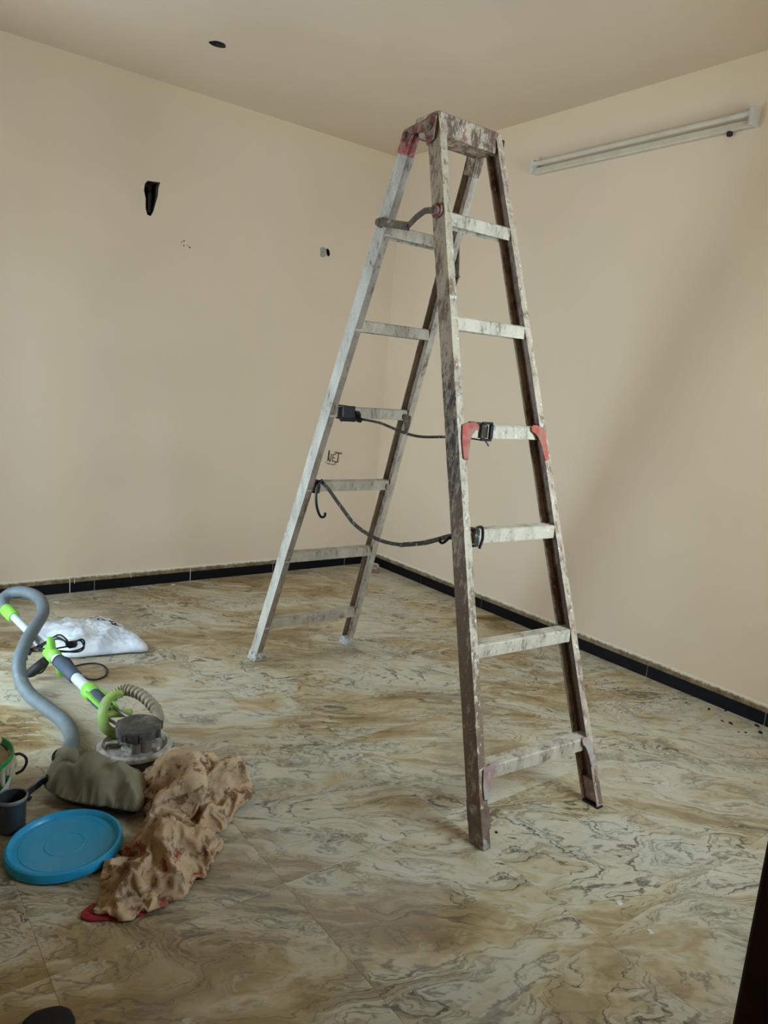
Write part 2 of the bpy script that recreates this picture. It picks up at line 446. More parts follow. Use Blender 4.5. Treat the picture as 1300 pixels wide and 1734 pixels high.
# floor tiles, 60 cm, each an object
def tile_mesh(sx, sy):
    g = .0002; b = .0003
    mb = MB()
    x, y = sx / 2 - g, sy / 2 - g
    ring = lambda x, y, z: [(-x, -y, z), (x, -y, z), (x, y, z), (-x, y, z)]
    mb.add(ring(x, y, -.012) + ring(x, y, -b) + ring(x - b, y - b, 0),
           [(0, 1, 5, 4), (1, 2, 6, 5), (2, 3, 7, 6), (3, 0, 4, 7), (4, 5, 9, 8), (5, 6, 10, 9), (6, 7, 11, 10), (7, 4, 8, 11), (8, 9, 10, 11), (3, 2, 1, 0)])
    me = bpy.data.meshes.new('floor_tile'); me.from_pydata(mb.v, [], mb.f); me.materials.append(M['tile']); return me
cache = {}
xs = [-2.35 + .6 * k for k in range(-4, 5)]
xs = [XL] + [x for x in xs if XL + .01 < x < -.01] + [0]
ys = [YF - 1.5] + [y for y in [-3.445 + .595 * k for k in range(-4, 7)] if YF - 1.49 < y < -.01] + [0]
for i in range(len(xs) - 1):
    for j in range(len(ys) - 1):
        sx, sy = xs[i + 1] - xs[i], ys[j + 1] - ys[j]
        key = (round(sx, 4), round(sy, 4))
        if key not in cache: cache[key] = tile_mesh(sx, sy)
        o = bpy.data.objects.new('tile', cache[key]); COL.objects.link(o); o.parent = floor
        o.location = ((xs[i] + xs[i + 1]) / 2, (ys[j] + ys[j + 1]) / 2, 0)

# skirting: black granite pieces, white joints, rough cement edge above
SK_H, SK_D = .062, .014
def skirting(name, label, A, B, nrm, joints):
    """A->B along the wall, nrm points into the room"""
    A, B, nrm = Vector(A), Vector(B), Vector(nrm); d = (B - A).normalized(); L = (B - A).length
    base = MB().prism([(0, 0), (SK_D - .004, 0), (SK_D - .004, SK_H - .002), (0, SK_H - .002)], A, B, nrm, (0, 0, 1)).build(name, M['joint'])
    tag(base, label, None, None, 'structure')
    js = [0] + sorted(joints) + [L]
    for a, b in zip(js, js[1:]):
        g = .0025
        MB().prism([(0.001, 0), (SK_D, 0), (SK_D, SK_H - .002), (SK_D - .002, SK_H), (0.001, SK_H)], A + d * (a + (g if a else 0)), A + d * (b - (g if b < L else 0)), nrm, (0, 0, 1)).build('skirting_piece', M['skirt'], base)
    n = int(L / .02); mb = MB(); vs = []
    for i in range(n + 1):
        p = A + d * (L * i / n)
        w = noise.noise(p * 5) * .002 + noise.noise(p * 40) * .0010; w2 = noise.noise(p * 14 + Vector((5, 5, 5))) * .002
        for (u, z) in ((0, SK_H), (SK_D + .001 + w2 * .4, SK_H), (SK_D + w2 * .6, SK_H + .010 + w), (.007 + w2 * .5, SK_H + .028 + w), (0, SK_H + .034 + w)):
            vs.append(p + nrm * u + Vector((0, 0, z)))
    fs = [(i * 5 + k, i * 5 + k + 1, (i + 1) * 5 + k + 1, (i + 1) * 5 + k) for i in range(n) for k in range(4)]
    mb.add(vs, fs).build('cement_edge', M['fillet'], base, True)
    return base
bb = skirting('baseboard_back', 'black granite skirting with cement edge along the back wall', (XL, 0, 0), (0, 0, 0), (0, -1, 0), [x - XL for x in (-.249, -.849, -1.449, -2.046, -2.186, -2.786, -3.386, -3.986)])
br = skirting('baseboard_right', 'black granite skirting with cement edge under the lamp wall', (0, 0, 0), (0, YF, 0), (-1, 0, 0), [.618, 1.218, 1.818, 2.418, 3.018, 3.618])
bl = skirting('baseboard_left', 'black granite skirting along the balcony wall', (XL, YF, 0), (XL, OPEN_L[0], 0), (1, 0, 0), [.6, 1.2, 1.8])
# drips of joint filler running down the back skirting
for x, z0, w in ((-2.186, .0, .004), (-2.160, .055, .003), (-1.83, .058, .004), (-1.449, .0, .003)):
    MB().box((x - w / 2, -SK_D - .0025, z0), (x + w / 2, -SK_D + .002, .082)).build('filler_drip', M['joint'], bb)

# the unlit passage in which the camera stands
YB = YF - 1.55
for nm, lo, hi in (('wall_passage_back', (XL - T, YB - T, 0), (-2.0, YB, ZC)), ('wall_passage_left', (XL - T, YB, 0), (XL, YF - T, ZC)), ('wall_passage_right', (-2.2, YB, 0), (-2.0, YF - T, ZC))):
    tag(slab(nm, lo, hi, M['wall']), 'beige wall of the passage behind the camera', None, None, 'structure')
tag(slab('ceiling_passage', (XL - T, YB - T, ZC), (-2.0, YF - T, ZC + .15), M['ceiling']), 'ceiling of the passage behind the camera', None, None, 'structure')

# openings: frames
def opening_frame(name, label, c0, c1, axis, at):
    """c0,c1: (a,z) corners in the wall plane; axis the wall's normal"""
    (a0, z0), (a1, z1) = c0, c1; w = .05
    P = (lambda a, z, lo, hi: None)
    root = None
    for i, (lo, hi) in enumerate((((a0, z0), (a0 + w, z1)), ((a1 - w, z0), (a1, z1)), ((a0 + w, z1 - w), (a1 - w, z1)), ((a0 + w, z0), (a1 - w, z0 + w)))):
        if axis == 'x': mb = MB().box((at - .03, lo[0], lo[1]), (at + .03, hi[0], hi[1]))
        else: mb = MB().box((lo[0], at - .03, lo[1]), (hi[0], at + .03, hi[1]))
        o = mb.build(name if root is None else 'frame_bar', M['frame'], root, False, .004)
        if root is None: root = tag(o, label, None, None, 'structure')
opening_frame('window_1', 'open balcony window frame', (OPEN_L[0], OPEN_L[2]), (OPEN_L[1], OPEN_L[3]), 'x', XL - T + .03)
opening_frame('window_2', 'open window frame beside the doorway', (OPEN_F[0], OPEN_F[2]), (OPEN_F[1], OPEN_F[3]), 'y', YF - T + .03)
# added leaves out of view, keeping balcony light off near floor and back wall
lf = MB().box((XL + .01, OPEN_L[0] - .05, OPEN_L[2]), (XL + .52, OPEN_L[0] - .01, OPEN_L[3])).build('blocker_leaf', M['mahogany'], None, False, .003)
tag(lf, 'added dark leaves out of view that block light from the balcony opening', None, None, 'structure')
MB().box((XL + .01, OPEN_L[1] + .01, OPEN_L[2]), (XL + .38, OPEN_L[1] + .05, OPEN_L[3])).build('blocker_leaf_far', M['mahogany'], lf, False, .003)
# door frame whose dark jamb shows at the right edge
DX = DOOR_F[1]
jb = MB().box((DX, YF - T - .02, 0), (DX + .068, YF, DOOR_F[3] + .045)).build('door_1', M['mahogany'], None, False, .003)
tag(jb, 'dark mahogany door jamb at the right edge', None, None, 'structure')
MB().box((DOOR_F[0] + .001, YF - T - .02, 0), (DOOR_F[0] + .05, YF, DOOR_F[3])).build('jamb', M['mahogany'], jb)
MB().box((DOOR_F[0] + .001, YF - T - .02, DOOR_F[3]), (DX, YF, DOOR_F[3] + .045)).build('lintel', M['mahogany'], jb)

# ------------------------------------------------------------------ ladder
LO = Vector((-1.46, -2.2, 0))
ladder = thing('step_ladder', LO, 'tall paint-spattered double-sided step ladder standing in the middle of the room', 'ladder')
RA = {'fl': ((-1.753, -2.995, 0), (-1.630, -2.320, 2.258)), 'fr': ((-1.246, -3.029, 0), (-1.365, -2.320, 2.258)),
      'rl': ((-1.688, -1.374, 0), (-1.640, -2.220, 2.225)), 'rr': ((-1.162, -1.385, 0), (-1.340, -2.220, 2.225))}
def P_(k, t): a, b = RA[k]; return Vector(a).lerp(Vector(b), t)
def zt(k, z): a, b = RA[k]; return P_(k, z / b[2])
HW, HD, TH = .015, .030, .003      # channel half width, half depth, wall
def frame_of(k):
    a = (Vector(RA[k][1]) - Vector(RA[k][0])).normalized()
    u = Vector((1, 0, 0)) if k[1] == 'l' else Vector((-1, 0, 0))     # inward
    v = Vector((0, -1, 0)) if k[0] == 'f' else Vector((0, 1, 0))     # outward normal of the section
    u = (u - a * u.dot(a)).normalized(); v = (v - a * v.dot(a)); v = (v - u * v.dot(u)).normalized()
    return a, u, v
prof = [(-HW, -HD), (HW, -HD), (HW, -HD + TH), (-HW + TH, -HD + TH), (-HW + TH, HD - TH), (HW, HD - TH), (HW, HD), (-HW, HD)]
for k in RA:
    a, u, v = frame_of(k)
    mb = MB()
    # rails in short lengths so knocks and paint ridges can wobble them a little
    A, B = Vector(RA[k][0]), Vector(RA[k][1]); n = 36; vs = []
    for i in range(n + 1):
        t = i / n; c = A.lerp(B, t)
        jx = noise.noise(Vector((t * 9, ord(k[1]), ord(k[0])))) * .0018
        for (pu, pv) in prof:
            jj = noise.noise(Vector((t * 40, pu * 300, pv * 300 + ord(k[0])))) * .0007
            p = c + u * (pu + jx + jj) + v * (pv + jj)
            if i == 0: p = p + a * ((.008 - p.z) / a.z)
            if i == n: p = p + a * ((B.z - p.z) / a.z)
            vs.append(p)
    m = len(prof)
    fs = [(i * m + q, i * m + (q + 1) % m, (i + 1) * m + (q + 1) % m, (i + 1) * m + q) for i in range(n) for q in range(m)]
    fs += [tuple(range(m - 1, -1, -1)), tuple(range(n * m, n * m + m))]
    mb.add(vs, fs)
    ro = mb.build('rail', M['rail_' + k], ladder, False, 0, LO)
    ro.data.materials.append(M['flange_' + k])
    for pl in ro.data.polygons:                        # flanges differ from the webs in wear and in painted light and shade
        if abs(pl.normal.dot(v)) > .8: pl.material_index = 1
    # foot
    fb = MB()
    hw, hd = HW + .004, HD + .004
    fpoly = [(-hw, -hd), (hw, -hd), (hw, hd), (-hw, hd)]
    if k == 'fl':
        fb.prism([(-HW - .001, -HD - .001), (HW + .001, -HD - .001), (HW + .001, HD + .001), (-HW - .001, HD + .001)], A, A + a * .1, u, v, 0, .058).build('foot', M['tape'], ladder, False, .002, LO)
        MB().prism([(-HW - .003, -HD - .002), (HW + .003, -HD - .003), (HW + .004, HD + .004), (-HW - .003, HD + .002)], A, A + a * .2, u, v, .055, .118).build('tape_wrap', M['tape'], ladder, False, .003, LO)
    elif k == 'fr':
        fb.prism([(-HW - .001, -HD - .001), (HW + .001, -HD - .001), (HW + .001, HD + .001), (-HW - .001, HD + .001)], A, A + a * .1, u, v, 0, .006).build('foot', M['rubber'], ladder, False, .002, LO)
        MB().prism([(-HW - .001, -HD - .001), (HW * .2, -HD - .001), (HW * .2, HD + .001), (-HW - .001, HD + .001)], A, A + a * .2, u, v, .012, .085).build('tape_wrap', M['tape'], ladder, False, .001, LO)
    elif k == 'rl':
        rr_ = random.Random(5)
        fb.prism(fpoly, A, A + a * .1, u, v, 0, .05).build('foot', M['tatter'], ladder, False, .003, LO)
        tb = MB()
        for q in range(16):
            an = rr_.uniform(0, 6.28); p0 = A + a * rr_.uniform(.015, .06) + u * math.cos(an) * .02 + v * math.sin(an) * .032
            p1 = p0 + u * math.cos(an) * rr_.uniform(.004, .016) + v * math.sin(an) * rr_.uniform(.004, .014) + Vector((0, 0, rr_.uniform(-.012, .006)))
            p1.z = max(p1.z, .004)
            tb.tube([p0, p1], [.006, .003], 6)
        tb.build('tattered_tape', M['tatter'], ladder, False, 0, LO)
    else:
        fb.prism(fpoly, A, A + a * .1, u, v, 0, .045).build('foot', M['tatter'], ladder, False, .003, LO)

STEP_Z = (.210, .563, .906, 1.233, 1.572, 1.908)      # middle of each step's face
def ladder_step(kl, kr, z, mat, h=.043, depth=.054):
    L, R = zt(kl, z), zt(kr, z)
    sgn = -1 if kl[0] == 'f' else 1                    # outward y
    y = (L.y + R.y) / 2
    x0, x1 = L.x - HW + TH, R.x + HW - TH
    mb = MB(); t = .0028; b = .004
    o, i = sgn * depth / 2, -sgn * depth / 2
    z0, z1 = z - h / 2, z + h / 2
    pr = [(o, z0), (o, z1 - b), (o - sgn * b, z1), (i + sgn * b, z1), (i, z1 - b), (i, z0), (i + sgn * t, z0), (i + sgn * t, z1 - t), (o - sgn * t, z1 - t), (o - sgn * t, z0)]
    # treads run level between the rails; ends follow the rails' y
    vs = [(x0, L.y + p, q) for p, q in pr] + [(x1, R.y + p, q) for p, q in pr]; n = len(pr)
    mb.add(vs, [(k, (k + 1) % n, n + (k + 1) % n, n + k) for k in range(n)] + [tuple(range(n)), tuple(range(2 * n - 1, n - 1, -1))])
    for r in (-.3, 0, .3):                              # grip ridges on the tread
        d0, d1 = Vector((x0 + .02, L.y + r * depth, z1)), Vector((x1 - .02, R.y + r * depth, z1))
        mb.prism([(-.002, -.0005), (.002, -.0005), (.002, .0011), (-.002, .0011)], d0, d1, (0, 1, 0), (0, 0, 1))
    return mb.build('step', mat, ladder, False, 0, LO)
for z in STEP_Z:
    ladder_step('fl', 'fr', z, M['step_f'])
    ladder_step('rl', 'rr', z - .004, M['step_r'])

# corner gussets
def gusset(k, z, mat, s=.062, face=1, drop=.085):
    a, u, v = frame_of(k); c = zt(k, z)
    o = c + v * (HD * face + .002 * face)
    w = HW
    pts = [(w * .1, .010), (w + s * .35, .019), (w + s * .75, .020), (w + s, .010), (w + s * .96, -.003), (w + s * .70, -.010), (w + s * .46, -.022), (w + s * .28, -.042), (w + s * .16, -drop * .70), (w + .002, -drop), (-w * .1, -drop * .95), (-w * .3, -drop * .5)]
    U = Vector((1 if u.x > 0 else -1, 0, 0)); Wv = a
    th = .004 * face
    vs = [o + U * p + Wv * q for p, q in pts] + [o + U * p + Wv * q + v * th for p, q in pts]; n = len(pts)
    return MB().add(vs, [(i, (i + 1) % n, n + (i + 1) % n, n + i) for i in range(n)] + [tuple(range(n)), tuple(range(2 * n - 1, n - 1, -1))]).build('gusset', mat, ladder, False, .0015, LO)
for k in ('fl', 'fr'):
    tag(gusset(k, STEP_Z[3], M['red'], .062 if k == 'fl' else .05, 1, .105), 'red plastic corner gusset')
    tag(gusset(k, STEP_Z[0], M['redpink'], .055 if k == 'fl' else .03), 'dusty pink corner gusset')
gusset('rr', STEP_Z[3] - .004, M['steel'], .03, -1, .07)
gusset('rr', STEP_Z[2] - .004, M['step_r'], .02, -1, .05)

# top step, hinges and end caps
zc = 2.222
xl, xr = P_('fl', 1).x - HW + .003, P_('fr', 1).x + HW - .003
yf = zt('fl', zc).y - .028
pr = [(yf, zc - .036), (yf, zc + .032), (yf + .005, zc + .036), (yf + .125, zc + .036), (yf + .13, zc + .03), (yf + .13, zc - .02), (yf + .126, zc - .02), (yf + .126, zc - .028), (yf + .005, zc - .036)]
vs = [(xl, p, q) for p, q in pr] + [(xr, p, q) for p, q in pr]; n = len(pr)
MB().add(vs, [(k, (k + 1) % n, n + (k + 1) % n, n + k) for k in range(n)] + [tuple(range(n)), tuple(range(2 * n - 1, n - 1, -1))]).build('top_step', M['cap'], ladder, False, .002, LO)
for kf, kr_, s in (('fl', 'rl', -1), ('fr', 'rr', 1)):
    f, r = zt(kf, 2.20), zt(kr_, 2.19)
    xo = (min(f.x, r.x) - HW - .002) if s < 0 else (f.x + HW + .001)
    poly = [(f.y - .020, 2.165), (f.y + .012, 2.15), (f.y + .03, 2.195), (r.y - .03, 2.205), (r.y - .008, 2.165), (r.y + .02, 2.18), (r.y + .012, 2.225), (f.y + .035, 2.236), (f.y - .006, 2.248), (f.y - .026, 2.235)]
    vs = [(xo, y, z) for y, z in poly] + [(xo + s * .005, y, z) for y, z in poly]; n = len(poly)
    hp = MB().add(vs, [(i, (i + 1) % n, n + (i + 1) % n, n + i) for i in range(n)] + [tuple(range(n)), tuple(range(2 * n - 1, n - 1, -1))]).build('hinge_plate', M['darkred'], ladder, False, .001, LO)
    for p in (f, r):
        MB().lathe([(.011, 0), (.011, .005), (.007, .009), (0, .009)], 14, Matrix.Translation((xo + s * .005 - LO.x, p.y + .002 - LO.y, 2.205 - LO.z)) @ Matrix.Rotation(s * math.pi / 2, 4, 'Y')).build('rivet', M['steel'], hp, True)
    a, u, v = frame_of(kr_); B = Vector(RA[kr_][1])
    hw, hd = HW + .005, HD + .004
    MB().prism([(-hw, -hd), (hw * .6, -hd), (hw * .6, hd), (-hw, hd)], B - a * .085, B - a * .012, u, v).build('end_cap', M['capred'] if s < 0 else M['cap'], ladder, False, .006, LO)

# folding spreader on the near side
def flat_bar(p0, p1, w, th, side, mat, name, bends=()):
    pts = [Vector(p0)] + [Vector(b) for b in bends] + [Vector(p1)]
    mb = MB(); vs = []
    for i, p in enumerate(pts):
        t = (pts[min(i + 1, len(pts) - 1)] - pts[max(i - 1, 0)]).normalized(); sd = Vector(side); up = t.cross(sd).normalized()
        for cu, cv in ((-w, -th), (w, -th), (w, th), (-w, th)): vs.append(p + up * cu + sd * cv)
    m = len(pts)
    fs = [(i * 4 + k, i * 4 + (k + 1) % 4, (i + 1) * 4 + (k + 1) % 4, (i + 1) * 4 + k) for i in range(m - 1) for k in range(4)] + [(3, 2, 1, 0), ((m - 1) * 4, (m - 1) * 4 + 1, (m - 1) * 4 + 2, (m - 1) * 4 + 3)]
    return mb.add(vs, fs).build(name, mat, ladder, False, .001, LO)
def pivot(x, y, z, r, s, mat=None, h=.014):
    return MB().lathe([(r, 0), (r, h * .5), (r * .75, h * .6), (r * .7, h), (0, h)], 16, Matrix.Translation((x - LO.x, y - LO.y, z - LO.z)) @ Matrix.Rotation(s * math.pi / 2, 4, 'Y')).build('pivot', mat or M['steel'], ladder, True)
f, r = zt('fl', 1.925), zt('rl', 1.925)
xo = -1.678
flat_bar((xo, r.y - .002, 1.928), (xo, -2.290, 1.893), .014, .003, (1, 0, 0), M['steel'], 'spreader_arm')
flat_bar((xo - .007, -2.285, 1.890), (xo - .004, f.y, 1.930), .010, .003, (1, 0, 0), M['steel'], 'spreader_arm', [(xo - .007, -2.335, 1.918), (xo - .007, -2.375, 1.932)])
pivot(r.x - HW, r.y, 1.928, .018, -1, None, .022); pivot(f.x - HW, f.y, 1.930, .024, -1, M['darkred'], .02); pivot(xo - .004, -2.288, 1.891, .011, -1, None, .01)
f2 = zt('rr', 1.93)
xo2 = f2.x + HW + .006
flat_bar((xo2, f2.y, 1.93), (xo2 + .004, f2.y - .012, 1.79), .013, .003, (1, 0, 0), M['steel'], 'spreader_arm')
flat_bar((xo2 + .007, f2.y - .012, 1.80), (xo2 + .007, f2.y + .03, 1.68), .012, .003, (1, 0, 0), M['steel'], 'spreader_arm')
pivot(f2.x + HW, f2.y, 1.93, .016, 1); pivot(xo2 + .004, f2.y - .012, 1.795, .011, 1, None, .01)

# ------------------------------------------------------------------ tie-down straps on the ladder
s1 = thing('ratchet_strap', (-1.60, -1.88, 1.206), 'dark webbing strap with ratchet tied between the fourth steps of the ladder', 'strap', 'straps tied across the ladder')
o1 = Vector(s1.location)
MB().tube(smooth_path([(-1.545, -1.876, 1.207), (-1.532, -2.008, 1.203), (-1.532, -2.106, 1.19), (-1.535, -2.204, 1.178), (-1.541, -2.296, 1.177), (-1.553, -2.42, 1.190), (-1.578, -2.575, 1.208)], 6), .004, 8, flat=(.0055, .0014), up=(.5, .2, .8)).build('webbing', M['strap'], s1, True, 0, o1)
# loop round the front step with its buckle
zs = STEP_Z[3]; yc = (zt('fl', zs).y + zt('fr', zs).y) / 2
def step_loop(x, zs, yc, w, h=.028, d=.033):
    pts = [(x, yc - d, zs - h), (x, yc - d, zs + h - .002), (x, yc + d, zs + h - .002), (x, yc + d, zs - h)]
    out = []
    for i in range(4):
        p, q = Vector(pts[i]), Vector(pts[(i + 1) % 4])
        out += [p.lerp(q, t) for t in (.06, .5, .94)]
    return MB().tube(out, .003, 8, close=True, flat=(.0016, w), up=(0, 0, 1))
step_loop(-1.598, zs, yc, .010).build('loop', M['strap'], s1, True, 0, o1)
bk = MB()
yb = yc - .040
for lo, hi in (((-1.612, yb - .004, zs - .030), (-1.566, yb + .004, zs - .022)), ((-1.612, yb - .004, zs + .024), (-1.566, yb + .004, zs + .032)), ((-1.576, yb - .006, zs - .022), (-1.564, yb + .006, zs + .024))):
    bk.box(lo, hi)
bk.build('buckle', M['buckle'], s1, False, .002, o1)
MB().tube([(-1.59, yb, zs - .028), (-1.578, yb - .004, zs - .045)], .003, 6).build('buckle_tongue', M['buckle'], s1, True, 0, o1)
# ratchet hanging on the rear step
zr = STEP_Z[3] - .004; yr = zt('rl', zr).y
step_loop(-1.595, zr, yr, .012).build('loop', M['strap'], s1, True, 0, o1)
rt = MB()
rt.box((-1.632, yr - .062, zr - .034), (-1.572, yr - .052, zr + .028))
rt.box((-1.632, yr - .052, zr - .034), (-1.626, yr - .034, zr + .022)); rt.box((-1.578, yr - .052, zr - .034), (-1.572, yr - .034, zr + .022))
rt.build('ratchet', M['buckle'], s1, False, .004, o1)
MB().tube([(-1.636, yr - .056, zr - .026), (-1.568, yr - .056, zr - .026)], .009, 10).build('ratchet_spool', M['buckle'], s1, True, 0, o1)
flat = MB().tube(smooth_path([(-1.575, yr - .055, zr + .004), (-1.556, yr - .052, zr + .002), (-1.546, yr - .048, zr - .018), (-1.538, yr - .044, zr - .034)], 4), .009, 8, flat=(.012, .006), up=(0, 1, 0))
flat.build('ratchet_handle', M['buckle'], s1, True, 0, o1)

s2 = thing('hook_strap', (-1.62, -1.76, .9), 'sagging dark hook strap tied between the third steps of the ladder', 'strap', 'straps tied across the ladder')
o2 = Vector(s2.location)
MB().tube(smooth_path([(-1.622, -1.752, .930), (-1.612, -1.80, .902), (-1.609, -1.86, .866), (-1.608, -1.914, .836), (-1.607, -2.005, .790), (-1.603, -2.115, .766), (-1.599, -2.215, .762), (-1.596, -2.334, .780), (-1.605, -2.472, .827), (-1.625, -2.584, .870), (-1.655, -2.69, .897)], 6), .005, 8, flat=(.0075, .0018), up=(.3, .3, .9)).build('webbing', M['strap'], s2, True, 0, o2)
MB().tube(smooth_path([(-1.600, -2.30, .772), (-1.602, -2.44, .812), (-1.622, -2.56, .858), (-1.65, -2.67, .889)], 6), .005, 8, flat=(.010, .0022), up=(.6, .3, .7)).build('webbing', M['strap'], s2, True, 0, o2)
zs2 = STEP_Z[2]; yc2 = (zt('fl', zs2).y + zt('fr', zs2).y) / 2
step_loop(-1.676, zs2, yc2, .010).build('loop', M['strap'], s2, True, 0, o2)
MB().tube(smooth_path([(-1.664, yc2 - .036, zs2 - .034), (-1.656, yc2 - .038, zs2), (-1.662, yc2 - .037, zs2 + .034), (-1.684, yc2 - .037, zs2 + .036)], 5), .0045, 8).build('hook', M['buckle'], s2, True, 0, o2)
zr2 = STEP_Z[2] - .004; yr2 = zt('rl', zr2).y
step_loop(-1.632, zr2, yr2, .012).build('loop', M['strap'], s2, True, 0, o2)
MB().tube(smooth_path([(-1.618, yr2 - .045, .934), (-1.643, yr2 - .046, .906), (-1.647, yr2 - .05, .852), (-1.636, yr2 - .05, .806), (-1.617, yr2 - .05, .775), (-1.598, yr2 - .05, .776), (-1.596, yr2 - .05, .792)], 6), .0058, 8).build('hook', M['buckle'], s2, True, 0, o2)
MB().tube(smooth_path([(-1.640, -2.605, .873), (-1.652, -2.60, .858), (-1.668, -2.60, .852), (-1.680, -2.60, .860), (-1.678, -2.60, .870)], 5), .005, 8).build('hook', M['buckle'], s2, True, 0, o2)

# ------------------------------------------------------------------ tube lamp on the right wall
M['lampbody'] = plain('off_white_lamp_housing', srgb(188, 174, 150), .5, 0, .06, 20)
M['tube'] = plain('unlit_milky_tube', srgb(190, 178, 156), .25, 0, .04, 15)
M['holder'] = plain('white_lamp_holder', srgb(190, 182, 168), .4, 0, .06, 30)
ly0, ly1, lz = -1.275, -2.545, 2.625
lamp = thing('tube_lamp', (0, (ly0 + ly1) / 2, lz), 'unlit white fluorescent tube lamp high on the right wall', 'lamp')
lo_ = Vector(lamp.location)
MB().prism([(0, -.026), (-.026, -.026), (-.032, -.019), (-.032, .004), (-.026, .010), (0, .010)], (0, ly0 - .006, lz - .012), (0, ly1 + .006, lz - .012), (1, 0, 0), (0, 0, 1)).build('housing', M['lampbody'], lamp, False, 0, lo_)
MB().tube([(-.048, ly0 - .03, lz + .012), (-.048, ly1 + .03, lz + .012)], .0135, 16).build('tube', M['tube'], lamp, True, 0, lo_)
for y, s in ((ly0, -1), (ly1, 1)):
    MB().box((-.066, min(y, y + s * .018), lz - .040), (-.001, max(y, y + s * .018), lz + .034)).build('end_holder', M['holder'], lamp, False, .004, lo_)
    MB().tube([(-.048, y + s * .018, lz + .012), (-.048, y + s * (.085 if s > 0 else .04), lz + .012)], .0145, 16).build('tube_cap', M['holder'], lamp, True, 0, lo_)
MB().lathe([(.013, 0), (.013, .016), (.010, .019), (0, .019)], 14, Matrix.Translation((-.018 - lo_.x, -2.424 - lo_.y, lz - .036 - lo_.z)) @ Matrix.Rotation(math.pi, 4, 'X')).build('starter', M['rubber'], lamp, True)

#@@FLOOR_THINGS@@
# ------------------------------------------------------------------ soft things
from mathutils import geometry
def pile_of_cloth(outline, spacing, dome, expand, frames, seed, bend=.1, pin=12):
    """a sheet pinned along its outline and grown until it buckles into folds on the floor (cloth simulation)"""
    rd = random.Random(seed)
    P = [Vector(p) for p in outline]; n = len(P); bd = []
    for i in range(n):
        p0, p1, p2, p3 = P[i - 1], P[i], P[(i + 1) % n], P[(i + 2) % n]
        k = max(1, int((p2 - p1).length / spacing))
        for j in range(k):
            t = j / k
            bd.append(.5 * ((2 * p1) + (p2 - p0) * t + (2 * p0 - 5 * p1 + 4 * p2 - p3) * t * t + (3 * p1 - p0 - 3 * p2 + p3) * t ** 3))
    nb = len(bd); B = np.array(bd)
    def inside(x, y):
        c = False
        for i in range(nb):
            a, b = bd[i], bd[i - 1]
            if (a.y > y) != (b.y > y) and x < (b.x - a.x) * (y - a.y) / (b.y - a.y) + a.x: c = not c
        return c
    dist = lambda x, y: float(np.hypot(B[:, 0] - x, B[:, 1] - y).min())
    pts = list(bd); row = 0; y = B[:, 1].min(); dm = .001
    while y < B[:, 1].max():
        x = B[:, 0].min() + (row % 2) * spacing / 2
        while x < B[:, 0].max():
            if inside(x, y):
                d = dist(x, y); dm = max(dm, d)
                if d > spacing * .6: pts.append(Vector((x + rd.uniform(-.1, .1) * spacing, y + rd.uniform(-.1, .1) * spacing)))
            x += spacing
        y += spacing * .866; row += 1
    out = geometry.delaunay_2d_cdt(pts, [(i, (i + 1) % nb) for i in range(nb)], [], 1, 1e-6)
    vs = []
    for v in out[0]:
        d = min(dist(v.x, v.y) / dm, 1); q = Vector((v.x * 14, v.y * 14, seed))
        vs.append((v.x, v.y, max(.005, .005 + dome * (d ** .6) * (.6 + .6 * noise.noise(q)) + .006 * noise.noise(q * 3) * d)))
    me = bpy.data.meshes.new('cloth'); me.from_pydata(vs, [], [tuple(f) for f in out[2]])
    o = bpy.data.objects.new('cloth', me); COL.objects.link(o)
    o.vertex_groups.new(name='pin').add(list(range(0, nb, pin)), 1, 'REPLACE')
    m = o.modifiers.new('Cloth', 'CLOTH'); s = m.settings
    s.quality = 6; s.mass = .15; s.tension_stiffness = 20; s.compression_stiffness = 20; s.shear_stiffness = 10; s.bending_stiffness = bend
    s.tension_damping = 8; s.compression_damping = 8; s.air_damping = 3
    s.vertex_group_mass = 'pin'; s.shrink_min = -expand
    c = m.collision_settings
    c.distance_min = .003; c.use_self_collision = True; c.self_distance_min = .004; c.collision_quality = 3
    fo = MB().add([(-9, -9, 0), (9, -9, 0), (9, 9, 0), (-9, 9, 0)], [(0, 1, 2, 3)]).build('temporary_floor', None)
    fo.modifiers.new('c', 'COLLISION'); fo.collision.thickness_outer = .003
    m.point_cache.frame_end = frames + 5
    for f in range(1, frames + 1): sc.frame_set(f)
    res = bpy.data.meshes.new_from_object(o.evaluated_get(bpy.context.evaluated_depsgraph_get()))
    bpy.data.objects.remove(o, do_unlink=True); bpy.data.objects.remove(fo, do_unlink=True); sc.frame_set(1)
    return res
def soft_part(name, me, mat, parent, off, thick=.0025, sub=1):
    for v in me.vertices: v.co = v.co - Vector(off); v.co.z = max(v.co.z, .0035 - off[2])
    o = bpy.data.objects.new(name, me); COL.objects.link(o); o.parent = parent
    me.materials.clear(); me.materials.append(mat)
    me.polygons.foreach_set('use_smooth', [True] * len(me.polygons))
    s = o.modifiers.new('sub', 'SUBSURF'); s.levels = sub; s.render_levels = sub
    t = o.modifiers.new('thick', 'SOLIDIFY'); t.thickness = thick; t.offset = -1
    return o

